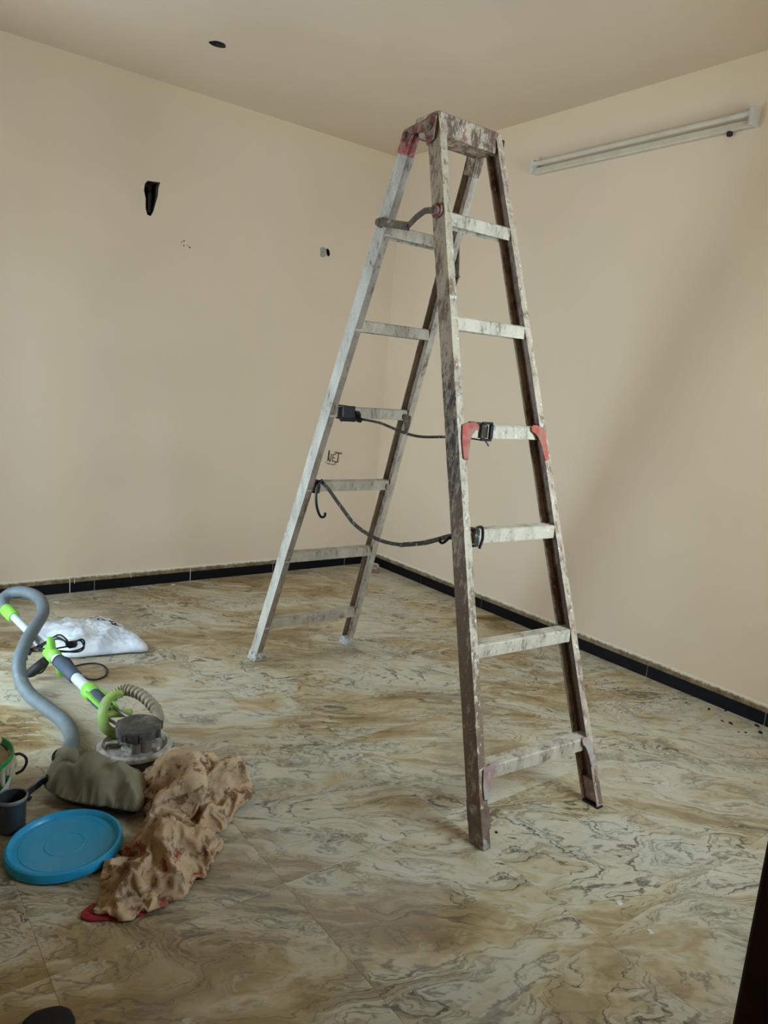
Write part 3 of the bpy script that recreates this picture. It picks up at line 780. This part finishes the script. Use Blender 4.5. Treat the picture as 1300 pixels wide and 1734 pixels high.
def rag_mat():
    t = NT('stained_shaded_rag')
    o = t.obj()
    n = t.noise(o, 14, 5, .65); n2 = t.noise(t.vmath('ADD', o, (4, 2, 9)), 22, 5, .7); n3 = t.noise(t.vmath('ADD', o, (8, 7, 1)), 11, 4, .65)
    n4 = t.noise(t.vmath('ADD', o, (2, 5, 3)), 45, 5, .75)
    c = t.mix(t.step(n, .35, .65), srgb(198, 170, 134), srgb(178, 147, 112))
    c = t.mix(t.step(n4, .54, .68, 0, .55), c, srgb(122, 92, 64))
    c = t.mix(t.step(n2, .51, .62, 0, .85), c, srgb(100, 70, 46))  # brown dirt that also stands in for shade in the folds
    c = t.mix(t.step(n3, .62, .67, 0, .75), c, srgb(140, 48, 42))
    t.bump(t.noise(o, 420, 2, .5), .2, .001)
    return t.set(c, .95, 0, .15)
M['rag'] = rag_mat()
M['redcloth'] = plain('red_cloth', srgb(150, 40, 46), .9, 0, .25, 60, dust=.1, dustcol=srgb(120, 80, 60))
RO = (-2.52, -2.48, 0)
rag = thing('stained_rag', RO, 'crumpled beige rag with red paint stains, brown dirt and painted fold shade on the floor', 'rag')
RAG_A = [(-2.535, -2.275), (-2.488, -2.212), (-2.42, -2.19), (-2.33, -2.22), (-2.275, -2.29), (-2.268, -2.37), (-2.305, -2.46), (-2.37, -2.53), (-2.45, -2.555), (-2.53, -2.50), (-2.568, -2.425), (-2.555, -2.34)]
RAG_B = [(-2.60, -2.475), (-2.52, -2.47), (-2.445, -2.53), (-2.452, -2.63), (-2.52, -2.705), (-2.62, -2.755), (-2.70, -2.765), (-2.785, -2.73), (-2.795, -2.68), (-2.755, -2.59), (-2.69, -2.525)]
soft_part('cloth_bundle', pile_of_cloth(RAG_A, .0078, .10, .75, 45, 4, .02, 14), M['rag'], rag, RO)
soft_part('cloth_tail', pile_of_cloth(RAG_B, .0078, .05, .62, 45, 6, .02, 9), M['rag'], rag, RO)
def flat_flap(poly, z, th):
    n = len(poly)
    vs = [(x, y, z) for x, y in poly] + [(x, y, z + th) for x, y in poly]
    return MB().add(vs, [(i, (i + 1) % n, n + (i + 1) % n, n + i) for i in range(n)] + [tuple(range(n)), tuple(range(2 * n - 1, n - 1, -1))])
tag(flat_flap([(-2.846, -2.706), (-2.838, -2.688), (-2.81, -2.672), (-2.76, -2.68), (-2.72, -2.73), (-2.69, -2.768), (-2.72, -2.776), (-2.79, -2.748), (-2.83, -2.730)], .0008, .006).build('red_corner', M['redcloth'], rag, False, .003, RO), 'red cloth corner')

# pillow-like closed shapes for bags
def pillow(outline, c, H, zedge, nth=96, nr=22, pw=.62, fold=.012, freq=11, ridge=None, seed=0, bottom=0.004, crinkle=0.):
    P = [Vector((x, y)) for x, y in outline]; n = len(P)
    dense = smooth_path([(p.x, p.y, 0) for p in P], max(3, nth // n), True)
    m = len(dense); C = Vector((c[0], c[1], 0)); vs = []; fs = []
    for i in range(1, nr + 1):
        r = i / nr
        for k in range(m):
            p = C.lerp(dense[k], r)
            q = Vector((p.x * freq, p.y * freq, seed))
            h = H * (1 - r ** 2.4) ** pw
            if ridge:
                a, b = Vector((*ridge[0], 0)), Vector((*ridge[1], 0)); ab = b - a
                tt = max(0, min(1, (p - a).dot(ab) / ab.length_squared)); dd = (p - (a + ab * tt)).length
                h *= .55 + .45 * math.exp(-(dd / ridge[2]) ** 2)
            f = (1 - abs(noise.noise(q)) * 2.2) * fold + noise.noise(q * 2.7) * fold * .6
            if crinkle: f += (abs(noise.noise(q * 5.1)) + .6 * abs(noise.noise(q * 9.7))) * -crinkle
            e = min(1, (1 - r) * 5)
            z = zedge + (h + f * e if r < 1 else 0)
            vs.append((p.x, p.y, max(z, zedge * .98)))
    c0 = len(vs); vs.append((C.x, C.y, zedge + H * (1 if not ridge else .8)))
    for i in range(nr - 1):
        for k in range(m):
            a, b = i * m + k, i * m + (k + 1) % m
            fs.append((a, b, b + m, a + m))
    fs += [(c0, (k + 1) % m, k) for k in range(m)]
    # underside
    u0 = len(vs)
    for k in range(m):
        p = C.lerp(dense[k], .86); vs.append((p.x, p.y, bottom))
    for k in range(m):
        a, b = (nr - 1) * m + k, (nr - 1) * m + (k + 1) % m
        fs.append((a, b, u0 + (k + 1) % m, u0 + k))
    fs.append(tuple(u0 + k for k in range(m)))
    return MB().add(vs, fs)

M['olive'] = plain('olive_cloth', srgb(130, 121, 96), .9, 0, .10, 9, dust=.12, dustcol=srgb(140, 130, 106), spec=.2)
M['darkplastic'] = plain('dark_plastic', srgb(34, 34, 33), .45, 0, .2, 40)
DO = (-2.65, -2.19, 0)
dbag = thing('dust_bag', DO, 'olive cloth dust bag slumped on the floor at the end of the grey hose', 'bag')
DB = [(-2.795, -2.115), (-2.765, -2.040), (-2.695, -2.030), (-2.622, -2.090), (-2.580, -2.155), (-2.520, -2.222), (-2.545, -2.30), (-2.590, -2.385), (-2.650, -2.335), (-2.715, -2.275), (-2.770, -2.205)]
_dm = pile_of_cloth(DB, .012, .135, .06, 30, 5, 6., 2)
for v_ in _dm.vertices: v_.co.z += .032
soft_part('bag_cloth', _dm, M['olive'], dbag, DO, .004, 2)
pillow([(-2.775, -2.12), (-2.74, -2.07), (-2.67, -2.085), (-2.57, -2.18), (-2.54, -2.22), (-2.565, -2.29), (-2.595, -2.355), (-2.65, -2.30), (-2.71, -2.245), (-2.755, -2.19)], (-2.655, -2.18), .03, .012, fold=0, seed=3, bottom=.0015).build('bag_base', M['darkplastic'], dbag, True, 0, DO)
MB().tube(smooth_path([(-2.785, -2.115, .062), (-2.802, -2.108, .052), (-2.818, -2.106, .038), (-2.838, -2.110, .028), (-2.846, -2.118, .018), (-2.838, -2.128, .012)], 5), [.013 - .0002 * i for i in range(26)], 8).build('drawstring', M['darkplastic'], dbag, True, 0, DO)
MB().tube([(-2.728, -2.045, .088), (-2.705, -2.085, .100)], [.027, .027], 16).build('bag_collar', M['olive'], dbag, True, 0, DO)

# ------------------------------------------------------------------ white plastic bag by the skirting
def plastic_mat():
    t = NT('white_carrier_bag')
    o = t.obj()
    n = t.noise(o, 9, 4, .6)
    c = t.mix(t.step(n, .4, .62), srgb(226, 228, 228), srgb(196, 200, 204))
    t.bump(t.noise(o, 60, 4, .6, .6), .35, .004)
    t.put(t.b.inputs['Subsurface Weight'], .15); t.put(t.b.inputs['Subsurface Radius'], (.01, .01, .01))
    return t.set(c, .35, 0, .5)
M['plastic'] = plastic_mat()
M['print'] = plain('black_print', srgb(38, 36, 40), .5)
M['pinkprint'] = plain('pink_print', srgb(176, 120, 132), .5)
BO = (-2.31, -.86, 0)
bag = thing('plastic_bag', BO, 'crumpled white plastic carrier bag with black print lying by the skirting', 'bag')
BAG_OUT = [(-2.44, -.56), (-2.36, -.66), (-2.28, -.67), (-2.21, -.63), (-2.15, -.70), (-2.12, -.86), (-2.10, -1.085), (-2.22, -1.075), (-2.34, -1.055), (-2.45, -1.03), (-2.53, -.93), (-2.54, -.72)]
bag_mb = pillow(BAG_OUT, (-2.29, -.86), .075, .012, nth=132, nr=36, fold=.016, freq=7, seed=8, bottom=.0025, pw=.55, crinkle=.012)
bag_o = bag_mb.build('bag_film', M['plastic'], bag, 'all', 0, BO)
bpy.context.view_layer.update()
_co = np.array(bag_mb.v)
def bag_z(x, y):
    d = (_co[:, 0] - x) ** 2 + (_co[:, 1] - y) ** 2 + (_co[:, 2] < .013) * 1
    i = np.argsort(d)[:3]; return float(_co[i, 2].mean())
def draped(strokes, w, mat, name):
    mb = MB()
    for pts in strokes:
        for (a, b), (c, d) in zip(pts, pts[1:]):
            L = math.hypot(c - a, d - b); nx, ny = -(d - b) / L * w, (c - a) / L * w
            q = [(a + nx, b + ny), (a - nx, b - ny), (c - nx, d - ny), (c + nx, d + ny)]
            vs = [(x, y, bag_z(x, y) + .0035) for x, y in q] + [(x, y, bag_z(x, y) - .002) for x, y in q]
            mb.add(vs, [(0, 1, 2, 3), (0, 1, 5, 4), (1, 2, 6, 5), (2, 3, 7, 6), (3, 0, 4, 7)])
    return mb.build(name, mat, bag_o, False, 0, BO)
# lettering running along the top of the bag (illegible in the photo: blocky capitals)
lx, ly = Vector((-2.255, -.775)), (Vector((-2.190, -.915)) - Vector((-2.255, -.775))).normalized()
pv = Vector((ly.y, -ly.x)) * -1      # letter up direction, away from the camera
if pv.y < 0: pv = -pv
def L2(pts, k, s=.022):
    out = []
    for (u, v) in pts:
        p = lx + ly * (k * .026 + u * s) + pv * (v * .030); out.append((p.x, p.y))
    return out
glyphs = [[[(.9, .9), (.2, .9), (0, .5), (.2, .05), (.9, .05)]], [[(.1, .1), (.1, .9), (.8, .9), (.8, .1), (.1, .1)]], [[(.1, 0), (.1, 1), (.8, 0), (.8, 1)]], [[(.4, 0), (.4, 1)]], [[(0, 0), (.8, 1)], [(0, 1), (.8, 0)]], [[(0, 0), (.4, 1), (.8, 0)], [(.2, .4), (.6, .4)]]]
for k, g in enumerate(glyphs): draped([L2(s_, k) for s_ in g], .0032, M['print'], 'printed_letter')
draped([[(-2.285, -.73), (-2.235, -.735)], [(-2.275, -.745), (-2.235, -.75)]], .007, M['pinkprint'], 'printed_stripe')

# ------------------------------------------------------------------ drywall sander
M['green'] = plain('lime_green_plastic', srgb(132, 196, 72), .4, 0, .06, 20, dust=.12, dustcol=srgb(150, 160, 110))
M['greendusty'] = plain('dusty_green_plastic', srgb(138, 164, 74), .55, 0, .10, 25, dust=.4, dustcol=srgb(150, 152, 104))
M['alu'] = plain('silver_pole', srgb(206, 212, 216), .3, .25, .05, 20)
M['grip'] = plain('slate_grip', srgb(62, 72, 84), .65, 0, .1, 60)
M['hose'] = plain('grey_hose', srgb(98, 105, 106), .55, 0, .08, 25, dust=.1, dustcol=srgb(140, 140, 134))
M['corr'] = plain('dusty_beige_hose', srgb(150, 138, 112), .7, 0, .12, 40)
M['motor'] = plain('dusty_motor_cap', srgb(72, 67, 58), .75, 0, .15, 30, dust=.45, dustcol=srgb(122, 112, 94))
M['disc'] = plain('plaster_dusted_disc', srgb(104, 100, 90), .85, 0, .3, 30, dust=.85, dustcol=srgb(182, 174, 158))
M['brush'] = plain('dusty_bristles', srgb(70, 66, 58), .95, 0, .3, 140, dust=.4)
M['post'] = plain('dull_metal_post', srgb(128, 116, 100), .45, .4, .1, 40)
SO = (-2.474, -2.0, 0)
sander = thing('drywall_sander', SO, 'lime green long-neck wall sander with plaster-dusted disc lying on the floor', 'sander')
Tm = lambda x, y, z: Matrix.Translation((x - SO[0], y - SO[1], z - SO[2]))
MB().lathe([(.090, .002), (.121, .002), (.124, .020), (.120, .030), (.092, .030)], 48, Tm(-2.474, -2.0, 0), True).build('brush_ring', M['brush'], sander, True)
MB().lathe([(.0, .022), (.118, .022), (.127, .028), (.128, .040), (.122, .050), (.110, .053), (.100, .047), (.094, .040), (.05, .040), (.045, .046), (0, .046)], 56, Tm(-2.474, -2.0, 0)).build('disc_head', M['disc'], sander, True)
MB().lathe([(.1285, .030), (.1305, .034), (.1285, .038)], 56, Tm(-2.474, -2.0, 0), True).build('rim_band', M['rubber'], sander, True)
for k in range(5):                       # ribs on the disc housing
    a = k * 2 * math.pi / 5 + .3
    MB().box((.052, -.010, .038), (.098, .010, .058), Tm(-2.474, -2.0, 0) @ Matrix.Rotation(a, 4, 'Z')).build('housing_rib', M['disc'], sander, False, .004)
for dx, dy, r in ((-.012, -.045, .019), (.020, -.050, .022)):
    MB().tube([(-2.474 + dx, -2.0 + dy, .042), (-2.474 + dx, -2.0 + dy, .106)], r, 20).build('motor_post', M['post'], sander, True, 0, SO)
MB().lathe([(.030, .04), (.030, .105)], 20, Tm(-2.474, -2.0, 0)).build('gearbox', M['motor'], sander, True)
mc = MB().lathe([(0, .094), (.066, .094), (.074, .100), (.076, .128), (.073, .136), (.060, .143), (.050, .141), (.03, .139), (0, .139)], 40, Tm(-2.474, -2.032, 0)).build('motor_cap', M['motor'], sander, True)
for a in (-2.6, -1.75, -.9, -.05, .9, 2.2):
    MB().tube([(.076, 0, .104), (.076, 0, .130)], .009, 10).build('cap_lug', M['motor'], mc, True)
    o = bpy.context.scene.objects[-1] if False else mc.children[-1]
    o.matrix_local = Tm(-2.474, -2.032, 0) @ Matrix.Rotation(a, 4, 'Z')
MB().tube(smooth_path([(-2.470, -1.835, .165), (-2.500, -1.838, .168), (-2.528, -1.850, .155), (-2.548, -1.872, .128), (-2.552, -1.892, .100), (-2.542, -1.910, .074), (-2.511, -1.922, .056), (-2.488, -1.93, .05)], 5), .01, 12, flat=(.017, .011), up=(0, 1, 0)).build('yoke', M['greendusty'], sander, True, 0, SO)
MB().tube(smooth_path([(-2.545, -1.875, .115), (-2.51, -1.872, .112), (-2.48, -1.89, .115), (-2.455, -1.905, .118)], 4), .014, 10).build('yoke_arm', M['greendusty'], sander, True, 0, SO)
MB().tube([(-2.505, -1.86, .13), (-2.47, -1.955, .12)], .006, 8).build('pivot_rod', M['post'], sander, True, 0, SO)
MB().tube([(-2.53, -1.885, .10), (-2.49, -1.965, .085)], .006, 8).build('pivot_rod', M['post'], sander, True, 0, SO)
pp = smooth_path([(-2.495, -1.795, .135), (-2.470, -1.795, .155), (-2.442, -1.810, .165), (-2.412, -1.87, .165), (-2.394, -1.945, .150), (-2.386, -1.985, .125), (-2.396, -2.005, .10)], 14)
MB().tube(pp, [.019 + .0030 * (1 if i % 4 < 2 else -1) * (1 if 4 < i < 62 else 0) for i in range(len(pp))], 14).build('corrugated_hose', M['corr'], sander, True, 0, SO)
# pole
PA, PB = Vector((-2.527, -1.736, .118)), Vector((-2.652, -.800, .182))
pt = lambda t: PA.lerp(PB, t)
MB().tube([pt(.0), pt(.5)], .021, 20).build('pole', M['alu'], sander, True, 0, SO)
MB().tube([pt(.5), pt(.98)], .0165, 20).build('pole', M['alu'], sander, True, 0, SO)
MB().tube([pt(.205), pt(.21), pt(.375), pt(.38)], [.023, .0265, .0265, .023], 20).build('foam_grip', M['grip'], sander, True, 0, SO)
MB().tube([pt(.37), pt(.385), pt(.39)], [.026, .027, .024], 20).build('grip_ring', M['rubber'], sander, True, 0, SO)
MB().tube([pt(-.13), pt(-.10), pt(-.02), pt(.045), pt(.07)], [.018, .024, .027, .027, .023], 20).build('lower_clamp', M['grip'], sander, True, 0, SO)
MB().tube([pt(.03), pt(.04), pt(.085), pt(.095)], [.027, .031, .031, .026], 20).build('clamp_ring', M['green'], sander, True, 0, SO)
for sg in (-1, 1):
    sd = Vector((sg * .024, 0, .012))
    MB().tube([pt(.04) + sd, pt(-.04) + sd * 1.1, pt(-.13) + sd * .8], .008, 8, flat=(.008, .006)).build('clamp_cheek', M['green'], sander, True, 0, SO)
MB().tube([pt(-.11), Vector((-2.508, -1.845, .115)), Vector((-2.50, -1.87, .112))], [.022, .018, .015], 14).build('neck', M['greendusty'], sander, True, 0, SO)
# middle bracket with handle and cable hooks
MB().tube([pt(.415), pt(.425), pt(.505), pt(.515)], [.022, .029, .029, .022], 20).build('bracket', M['green'], sander, True, 0, SO)
cb = pt(.46)
MB().tube([cb + Vector((0, 0, .02)), cb + Vector((-.004, .004, .05)), cb + Vector((-.008, .008, .072))], [.016, .017, .013], 12).build('cable_hook', M['green'], sander, True, 0, SO)
MB().tube([cb + Vector((.008, -.01, -.015)), cb + Vector((.02, -.03, -.05)), cb + Vector((.03, -.02, -.09))], [.017, .015, .012], 12).build('cable_hook', M['green'], sander, True, 0, SO)
MB().tube(smooth_path([cb + Vector((-.015, .0, -.015)), (-2.606, -1.232, .085), (-2.632, -1.200, .045), (-2.648, -1.182, .024)], 4), [.016, .017, .018, .019, .020, .0205, .021, .021, .021, .021, .020, .019, .016][:13], 14).build('side_handle', M['rubber'], sander, True, 0, SO)
# end sleeve and the long hose
MB().tube([pt(.93), pt(.94), pt(1.03), pt(1.05)], [.022, .028, .029, .026], 20).build('end_sleeve', M['green'], sander, True, 0, SO)
hp_ = [pt(1.04), (-2.664, -.742, .192), (-2.658, -.700, .215), (-2.620, -.690, .240), (-2.566, -.735, .250), (-2.528, -.830, .240), (-2.543, -.965, .220), (-2.600, -1.090, .205), (-2.660, -1.200, .180), (-2.702, -1.275, .130), (-2.708, -1.335, .070), (-2.690, -1.420, .034), (-2.655, -1.560, .027), (-2.630, -1.700, .027), (-2.640, -1.830, .027), (-2.688, -1.955, .045), (-2.722, -2.025, .072), (-2.732, -2.052, .085)]
MB().tube(smooth_path(hp_, 8), .0265, 18).build('hose', M['hose'], sander, True, 0, SO)
MB().tube(smooth_path([(-2.715, -2.010, .066), (-2.728, -2.040, .080)], 2), .0295, 18).build('hose_cuff', M['rubber'], sander, True, 0, SO)
# power cable wound round the bracket
def cable(pts, close=False): return MB().tube(smooth_path(pts, 7, close), .0038, 8, close).build('power_cable', M['rubber'], sander, True, 0, SO)
cable([(-2.662, -1.21, .10), (-2.655, -1.208, .14), (-2.613, -1.246, .17), (-2.565, -1.262, .205), (-2.537, -1.315, .20), (-2.522, -1.302, .17), (-2.470, -1.235, .165), (-2.443, -1.211, .15), (-2.444, -1.252, .135), (-2.477, -1.275, .13), (-2.558, -1.309, .16), (-2.638, -1.258, .165), (-2.655, -1.23, .13)])
cable([(-2.640, -1.24, .16), (-2.59, -1.255, .19), (-2.55, -1.27, .215), (-2.530, -1.31, .205), (-2.515, -1.305, .18), (-2.45, -1.225, .165), (-2.435, -1.225, .15), (-2.455, -1.265, .14), (-2.52, -1.31, .15), (-2.60, -1.29, .16), (-2.645, -1.245, .15)], True)
cable([(-2.62, -1.25, .165), (-2.56, -1.275, .20), (-2.525, -1.30, .19), (-2.50, -1.285, .175), (-2.505, -1.27, .16), (-2.55, -1.29, .165), (-2.61, -1.27, .155)], True)
cable([(-2.605, -1.265, .17), (-2.633, -1.18, .13), (-2.645, -1.12, .08), (-2.650, -1.10, .03), (-2.635, -1.13, .012), (-2.605, -1.20, .03), (-2.59, -1.26, .09)])
cable([(-2.575, -1.325, .145), (-2.53, -1.33, .13), (-2.49, -1.26, .07), (-2.462, -1.262, .018), (-2.42, -1.305, .005), (-2.365, -1.290, .005), (-2.335, -1.22, .005), (-2.345, -1.15, .005), (-2.39, -1.12, .005), (-2.46, -1.13, .008), (-2.53, -1.20, .05), (-2.57, -1.27, .11)])
MB().tube([(-2.512, -1.300, .176), (-2.492, -1.278, .168)], .016, 10).build('cable_tie', M['rubber'], sander, True, 0, SO)

# ------------------------------------------------------------------ lid, cup, bucket
def lid_mat():
    t = NT('blue_plastic_lid')
    o = t.obj()
    n = t.noise(o, 30, 4, .6)
    c = t.mix(t.step(n, .35, .65), srgb(26, 152, 200), srgb(34, 160, 204))
    c = t.mix(t.step(t.noise(o, 7, 5, .65), .45, .7, 0, .30), c, srgb(90, 150, 160))
    return t.set(c, t.step(n, .3, .7, .28, .42), 0, .45)
M['lid'] = lid_mat()
LC = (-2.809, -2.411, 0)
lid = thing('bucket_lid', LC, 'round blue plastic bucket lid lying face up beside the stained rag', 'lid')
tilt = Matrix.Rotation(math.radians(2.2), 4, Vector((-.35, -.94, 0)).normalized())
ml = Matrix.Translation((0, 0, .007)) @ tilt
MB().lathe([(0, .010), (.125, .010), (.134, .012), (.139, .021), (.145, .025), (.151, .023), (.154, .016), (.1555, .002), (.1535, .000), (.151, .002), (.148, .016), (.142, .018), (.138, .010), (.132, .0065), (0, .0065)], 72, ml).build('lid_disc', M['lid'], lid, True)
for r in (.052, .118):
    MB().lathe([(r - .0015, .0098), (r, .0112), (r + .0015, .0098)], 72, ml, True).build('moulded_ring', M['lid'], lid, True)
M['cup'] = plain('dark_grey_plastic_cup', srgb(58, 60, 60), .25, 0, .1, 40, dust=.1, dustcol=srgb(90, 86, 76))
CC = (-2.912, -2.243, 0)
cup = thing('plastic_cup', CC, 'small dark grey plastic cup standing behind the blue lid', 'cup')
MB().lathe([(0, .001), (.036, .001), (.0395, .10), (.0415, .104), (.0405, .107), (.037, .105), (.0335, .006), (0, .006)], 36).build('cup_body', M['cup'], cup, True)
MB().lathe([(.040, .096), (.0425, .099), (.0428, .106), (.0405, .109), (.038, .107), (.0385, .100)], 36, None, True).build('cup_rim', plain('pale_cup_rim', srgb(128, 126, 118), .4), cup, True)

def bucket_mat():
    t = NT('green_and_white_printed_bucket')
    o = t.obj(); x, y, z = t.sep(o)
    ang = t.math('ARCTAN2', y, x)
    d = t.math('ADD', t.math('MULTIPLY', z, 1.0), t.math('MULTIPLY', ang, -.045))
    d = t.math('ADD', d, t.math('MULTIPLY', t.noise(o, 8, 2, .5), .03))
    f = t.math('FRACT', t.math('MULTIPLY', d, 15.5))
    c = t.mix(t.step(f, .50, .54), srgb(198, 196, 184), srgb(24, 112, 58))
    c = t.mix(t.math('MULTIPLY', t.step(f, .50, .54), t.step(f, .78, .74)), c, srgb(12, 72, 34))
    c = t.mix(t.step(t.noise(o, 30, 4, .7), .60, .68, 0, .6), c, srgb(180, 170, 148))
    return t.set(c, .4, 0, .4)
M['bucketprint'] = bucket_mat()
M['bucketgreen'] = plain('green_bucket_rim', srgb(34, 132, 66), .35, 0, .12, 30, dust=.15, dustcol=srgb(120, 160, 120))
M['putty'] = plain('dried_putty', srgb(186, 170, 140), .9, 0, .12, 30)
KC = (-3.022, -2.112, 0)
bucket = thing('paint_bucket', KC, 'green and white paint bucket with wire handle at the left edge', 'bucket')
MB().lathe([(0, .002), (.120, .002), (.124, .008), (.1345, .182), (.1315, .182), (.121, .012), (0, .010)], 56).build('bucket_body', M['bucketprint'], bucket, True)
MB().lathe([(.1335, .180), (.138, .181), (.139, .191), (.1385, .196), (.1345, .196), (.1315, .190), (.1305, .178)], 56, None, True).build('bucket_rim', M['bucketgreen'], bucket, True)
MB().lathe([(.130, .166), (.126, .158), (.10, .148), (.06, .144), (0, .143)], 40).build('putty_fill', M['putty'], bucket, True)
sm = MB()
for k in range(9):
    a = -1.15 + k * .15; r1 = .1345
    sm.tube([(r1 * math.cos(a), r1 * math.sin(a), .176), (r1 * math.cos(a + .04), r1 * math.sin(a + .04), .150 - .012 * (k % 3))], [.010, .006], 8)
sm.build('putty_smear', M['putty'], bucket, True)
MB().lathe([(.017, 0), (.017, .008), (.010, .014), (0, .014)], 16, Matrix.Translation((.131, -.020, .148)) @ Matrix.Rotation(math.pi / 2, 4, 'Y')).build('handle_lug', M['putty'], bucket, True)
MB().tube(smooth_path([(.138, -.024, .176), (.152, -.026, .176), (.167, -.027, .162), (.170, -.027, .142), (.159, -.027, .122), (.141, -.024, .112)], 6), .0042, 8).build('wire_handle', M['rubber'], bucket, True)
M['wood'] = plain('pale_wood_handle', srgb(206, 164, 120), .6, 0, .12, 18)
fs_ = thing('putty_knife', (-2.985, -2.135, .150), 'pale wooden handled filling knife standing in the paint bucket', 'putty knife')
fo_ = Vector(fs_.location)
MB().tube(smooth_path([(-2.985, -2.135, .155), (-2.968, -2.140, .185), (-2.952, -2.146, .215), (-2.938, -2.150, .245), (-2.932, -2.152, .256)], 3), [.010, .012, .015, .017, .018, .018, .018, .0185, .019, .019, .018, .014, .010][:13], 12).build('handle', M['wood'], fs_, True, 0, fo_)
MB().box((-.028, -.0009, -.005), (.028, .0009, .02), Matrix.Rotation(.5, 4, 'Y')).build('blade', M['post'], fs_, False)

# ------------------------------------------------------------------ shoe at the lower left edge
M['shoe'] = plain('black_shoe', srgb(9, 9, 9), .8, 0, .15, 40)
SH = (-3.016, -3.108, 0)
shoe = thing('black_shoe', SH, 'black rounded shoe tip at the lower left edge', 'shoe')
shoe.rotation_euler = (0, 0, math.radians(-14))
def loft(rows, n=24):
    vs = []; fs = []
    for (y, w, z0, z1, pw) in rows:
        for k in range(n):
            a = 2 * math.pi * k / n; cx, cz = math.cos(a), math.sin(a)
            sx = math.copysign(abs(cx) ** pw, cx); sz = math.copysign(abs(cz) ** pw, cz)
            vs.append((w * sx, y, (z0 + z1) / 2 + (z1 - z0) / 2 * sz))
    m = len(rows)
    for i in range(m - 1):
        for k in range(n): fs.append((i * n + k, i * n + (k + 1) % n, (i + 1) * n + (k + 1) % n, (i + 1) * n + k))
    fs += [tuple(range(n)), tuple(range((m - 1) * n, m * n))]
    return MB().add(vs, fs)
loft([(-.140, .012, .02, .075, .8), (-.132, .030, .015, .088, .8), (-.10, .038, .014, .095, .8), (-.05, .040, .014, .090, .8), (0, .044, .014, .078, .8), (.05, .051, .014, .066, .8), (.09, .053, .014, .058, .8), (.118, .046, .014, .050, .8), (.134, .034, .015, .042, .8), (.143, .016, .017, .034, .8), (.146, .003, .02, .028, .8)]).build('upper', M['shoe'], shoe, 'all')
loft([(-.144, .014, 0, .018, .5), (-.134, .033, 0, .018, .5), (-.09, .040, 0, .018, .5), (-.02, .042, 0, .018, .5), (.05, .053, 0, .018, .5), (.09, .056, 0, .018, .5), (.120, .049, 0, .018, .5), (.138, .035, .001, .018, .5), (.148, .016, .002, .018, .5), (.150, .004, .004, .016, .5)]).build('sole', M['rubber'], shoe, True)

# ------------------------------------------------------------------ small bits
M['greymetal'] = plain('scuffed_grey_metal', srgb(158, 150, 140), .5, .2, .15, 50)
M['brownwood'] = plain('brown_wood_block', srgb(122, 84, 58), .7, 0, .2, 30)
hb = thing('hand_sander_block', (-.165, -.235, 0), 'small grey and brown sanding block lying in the far corner', 'sanding block')
ang = math.radians(-38)
Rz = Matrix.Rotation(ang, 4, 'Z')
MB().box((-.055, -.035, 0), (.055, .035, .030), Rz).build('block', M['brownwood'], hb, False, .003)
MB().box((-.050, -.030, .030), (.045, .030, .036), Rz).build('plate', M['greymetal'], hb, False, .002)
MB().tube([Rz @ Vector(p) for p in smooth_path([(-.040, 0, .034), (-.035, 0, .052), (-.01, 0, .060), (.03, 0, .060), (.048, 0, .052), (.052, 0, .034)], 4)], .007, 8).build('handle', M['greymetal'], hb, True)
MB().box((-.07, -.05, 0), (-.045, -.03, .018), Rz).build('screw_clamp', M['steel'], hb, False, .004)

M['chip'] = plain('white_paint_chip', srgb(202, 194, 178), .8, 0, .1, 60)
M['crumb'] = plain('black_crumb', srgb(28, 26, 24), .9, 0, .2, 60)
def chip(name, x, y, r, h, mat, label, cat, group, seed, sx=1.):
    rd = random.Random(seed); n = 7; vs = []
    for z, k in ((0.0004, 1), (h, .72)):
        for i in range(n):
            a = 2 * math.pi * i / n; rr = r * k * rd.uniform(.7, 1.2); vs.append((rr * math.cos(a) * sx, rr * math.sin(a), z * rd.uniform(.8, 1.1)))
    o = MB().add(vs, [(i, (i + 1) % n, n + (i + 1) % n, n + i) for i in range(n)] + [tuple(range(n)), tuple(range(2 * n - 1, n - 1, -1))]).build(name, mat)
    o.location = (x, y, 0); o.rotation_euler.z = rd.uniform(0, 6)
    return tag(o, label, cat, group)
for i, (x, y, r, lab) in enumerate(((-1.598, -3.388, .010, 'white paint chip on the floor below the ladder, upper of two near the door jamb'), (-1.62, -3.50, .010, 'white paint chip on the floor, lower of two near the door jamb'),
                                    (-2.294, -.167, .016, 'white paint chip by the back skirting behind the plastic bag'), (-1.58, -.061, .014, 'white paint chip by the back skirting left of the ladder'))):
    chip('paint_chip', x, y, r, .003, M['chip'], lab, 'paint chip', 'white paint chips', i)
for i, (x, y, r, sx) in enumerate(((-.048, -3.005, .014, 1.3), (-.104, -3.048, .015, 1.2), (-.136, -2.932, .010, 1.8), (-.084, -2.799, .008, 2.6), (-.026, -2.848, .010, 1.4), (-.165, -3.015, .008, 1.2), (-.192, -2.996, .006, 1.2), (-.15, -2.90, .006, 2.4))):
    chip('plaster_crumb', x, y, r * .7, r * .45, M['crumb'], 'tiny black crumb on the floor along the right skirting', 'crumb', 'black crumbs along the right skirting', 20 + i, sx)
chip('floor_crumb', -1.664, -2.978, .005, .004, M['crumb'], 'tiny black crumb beside the nearest ladder foot', 'crumb', None, 40)
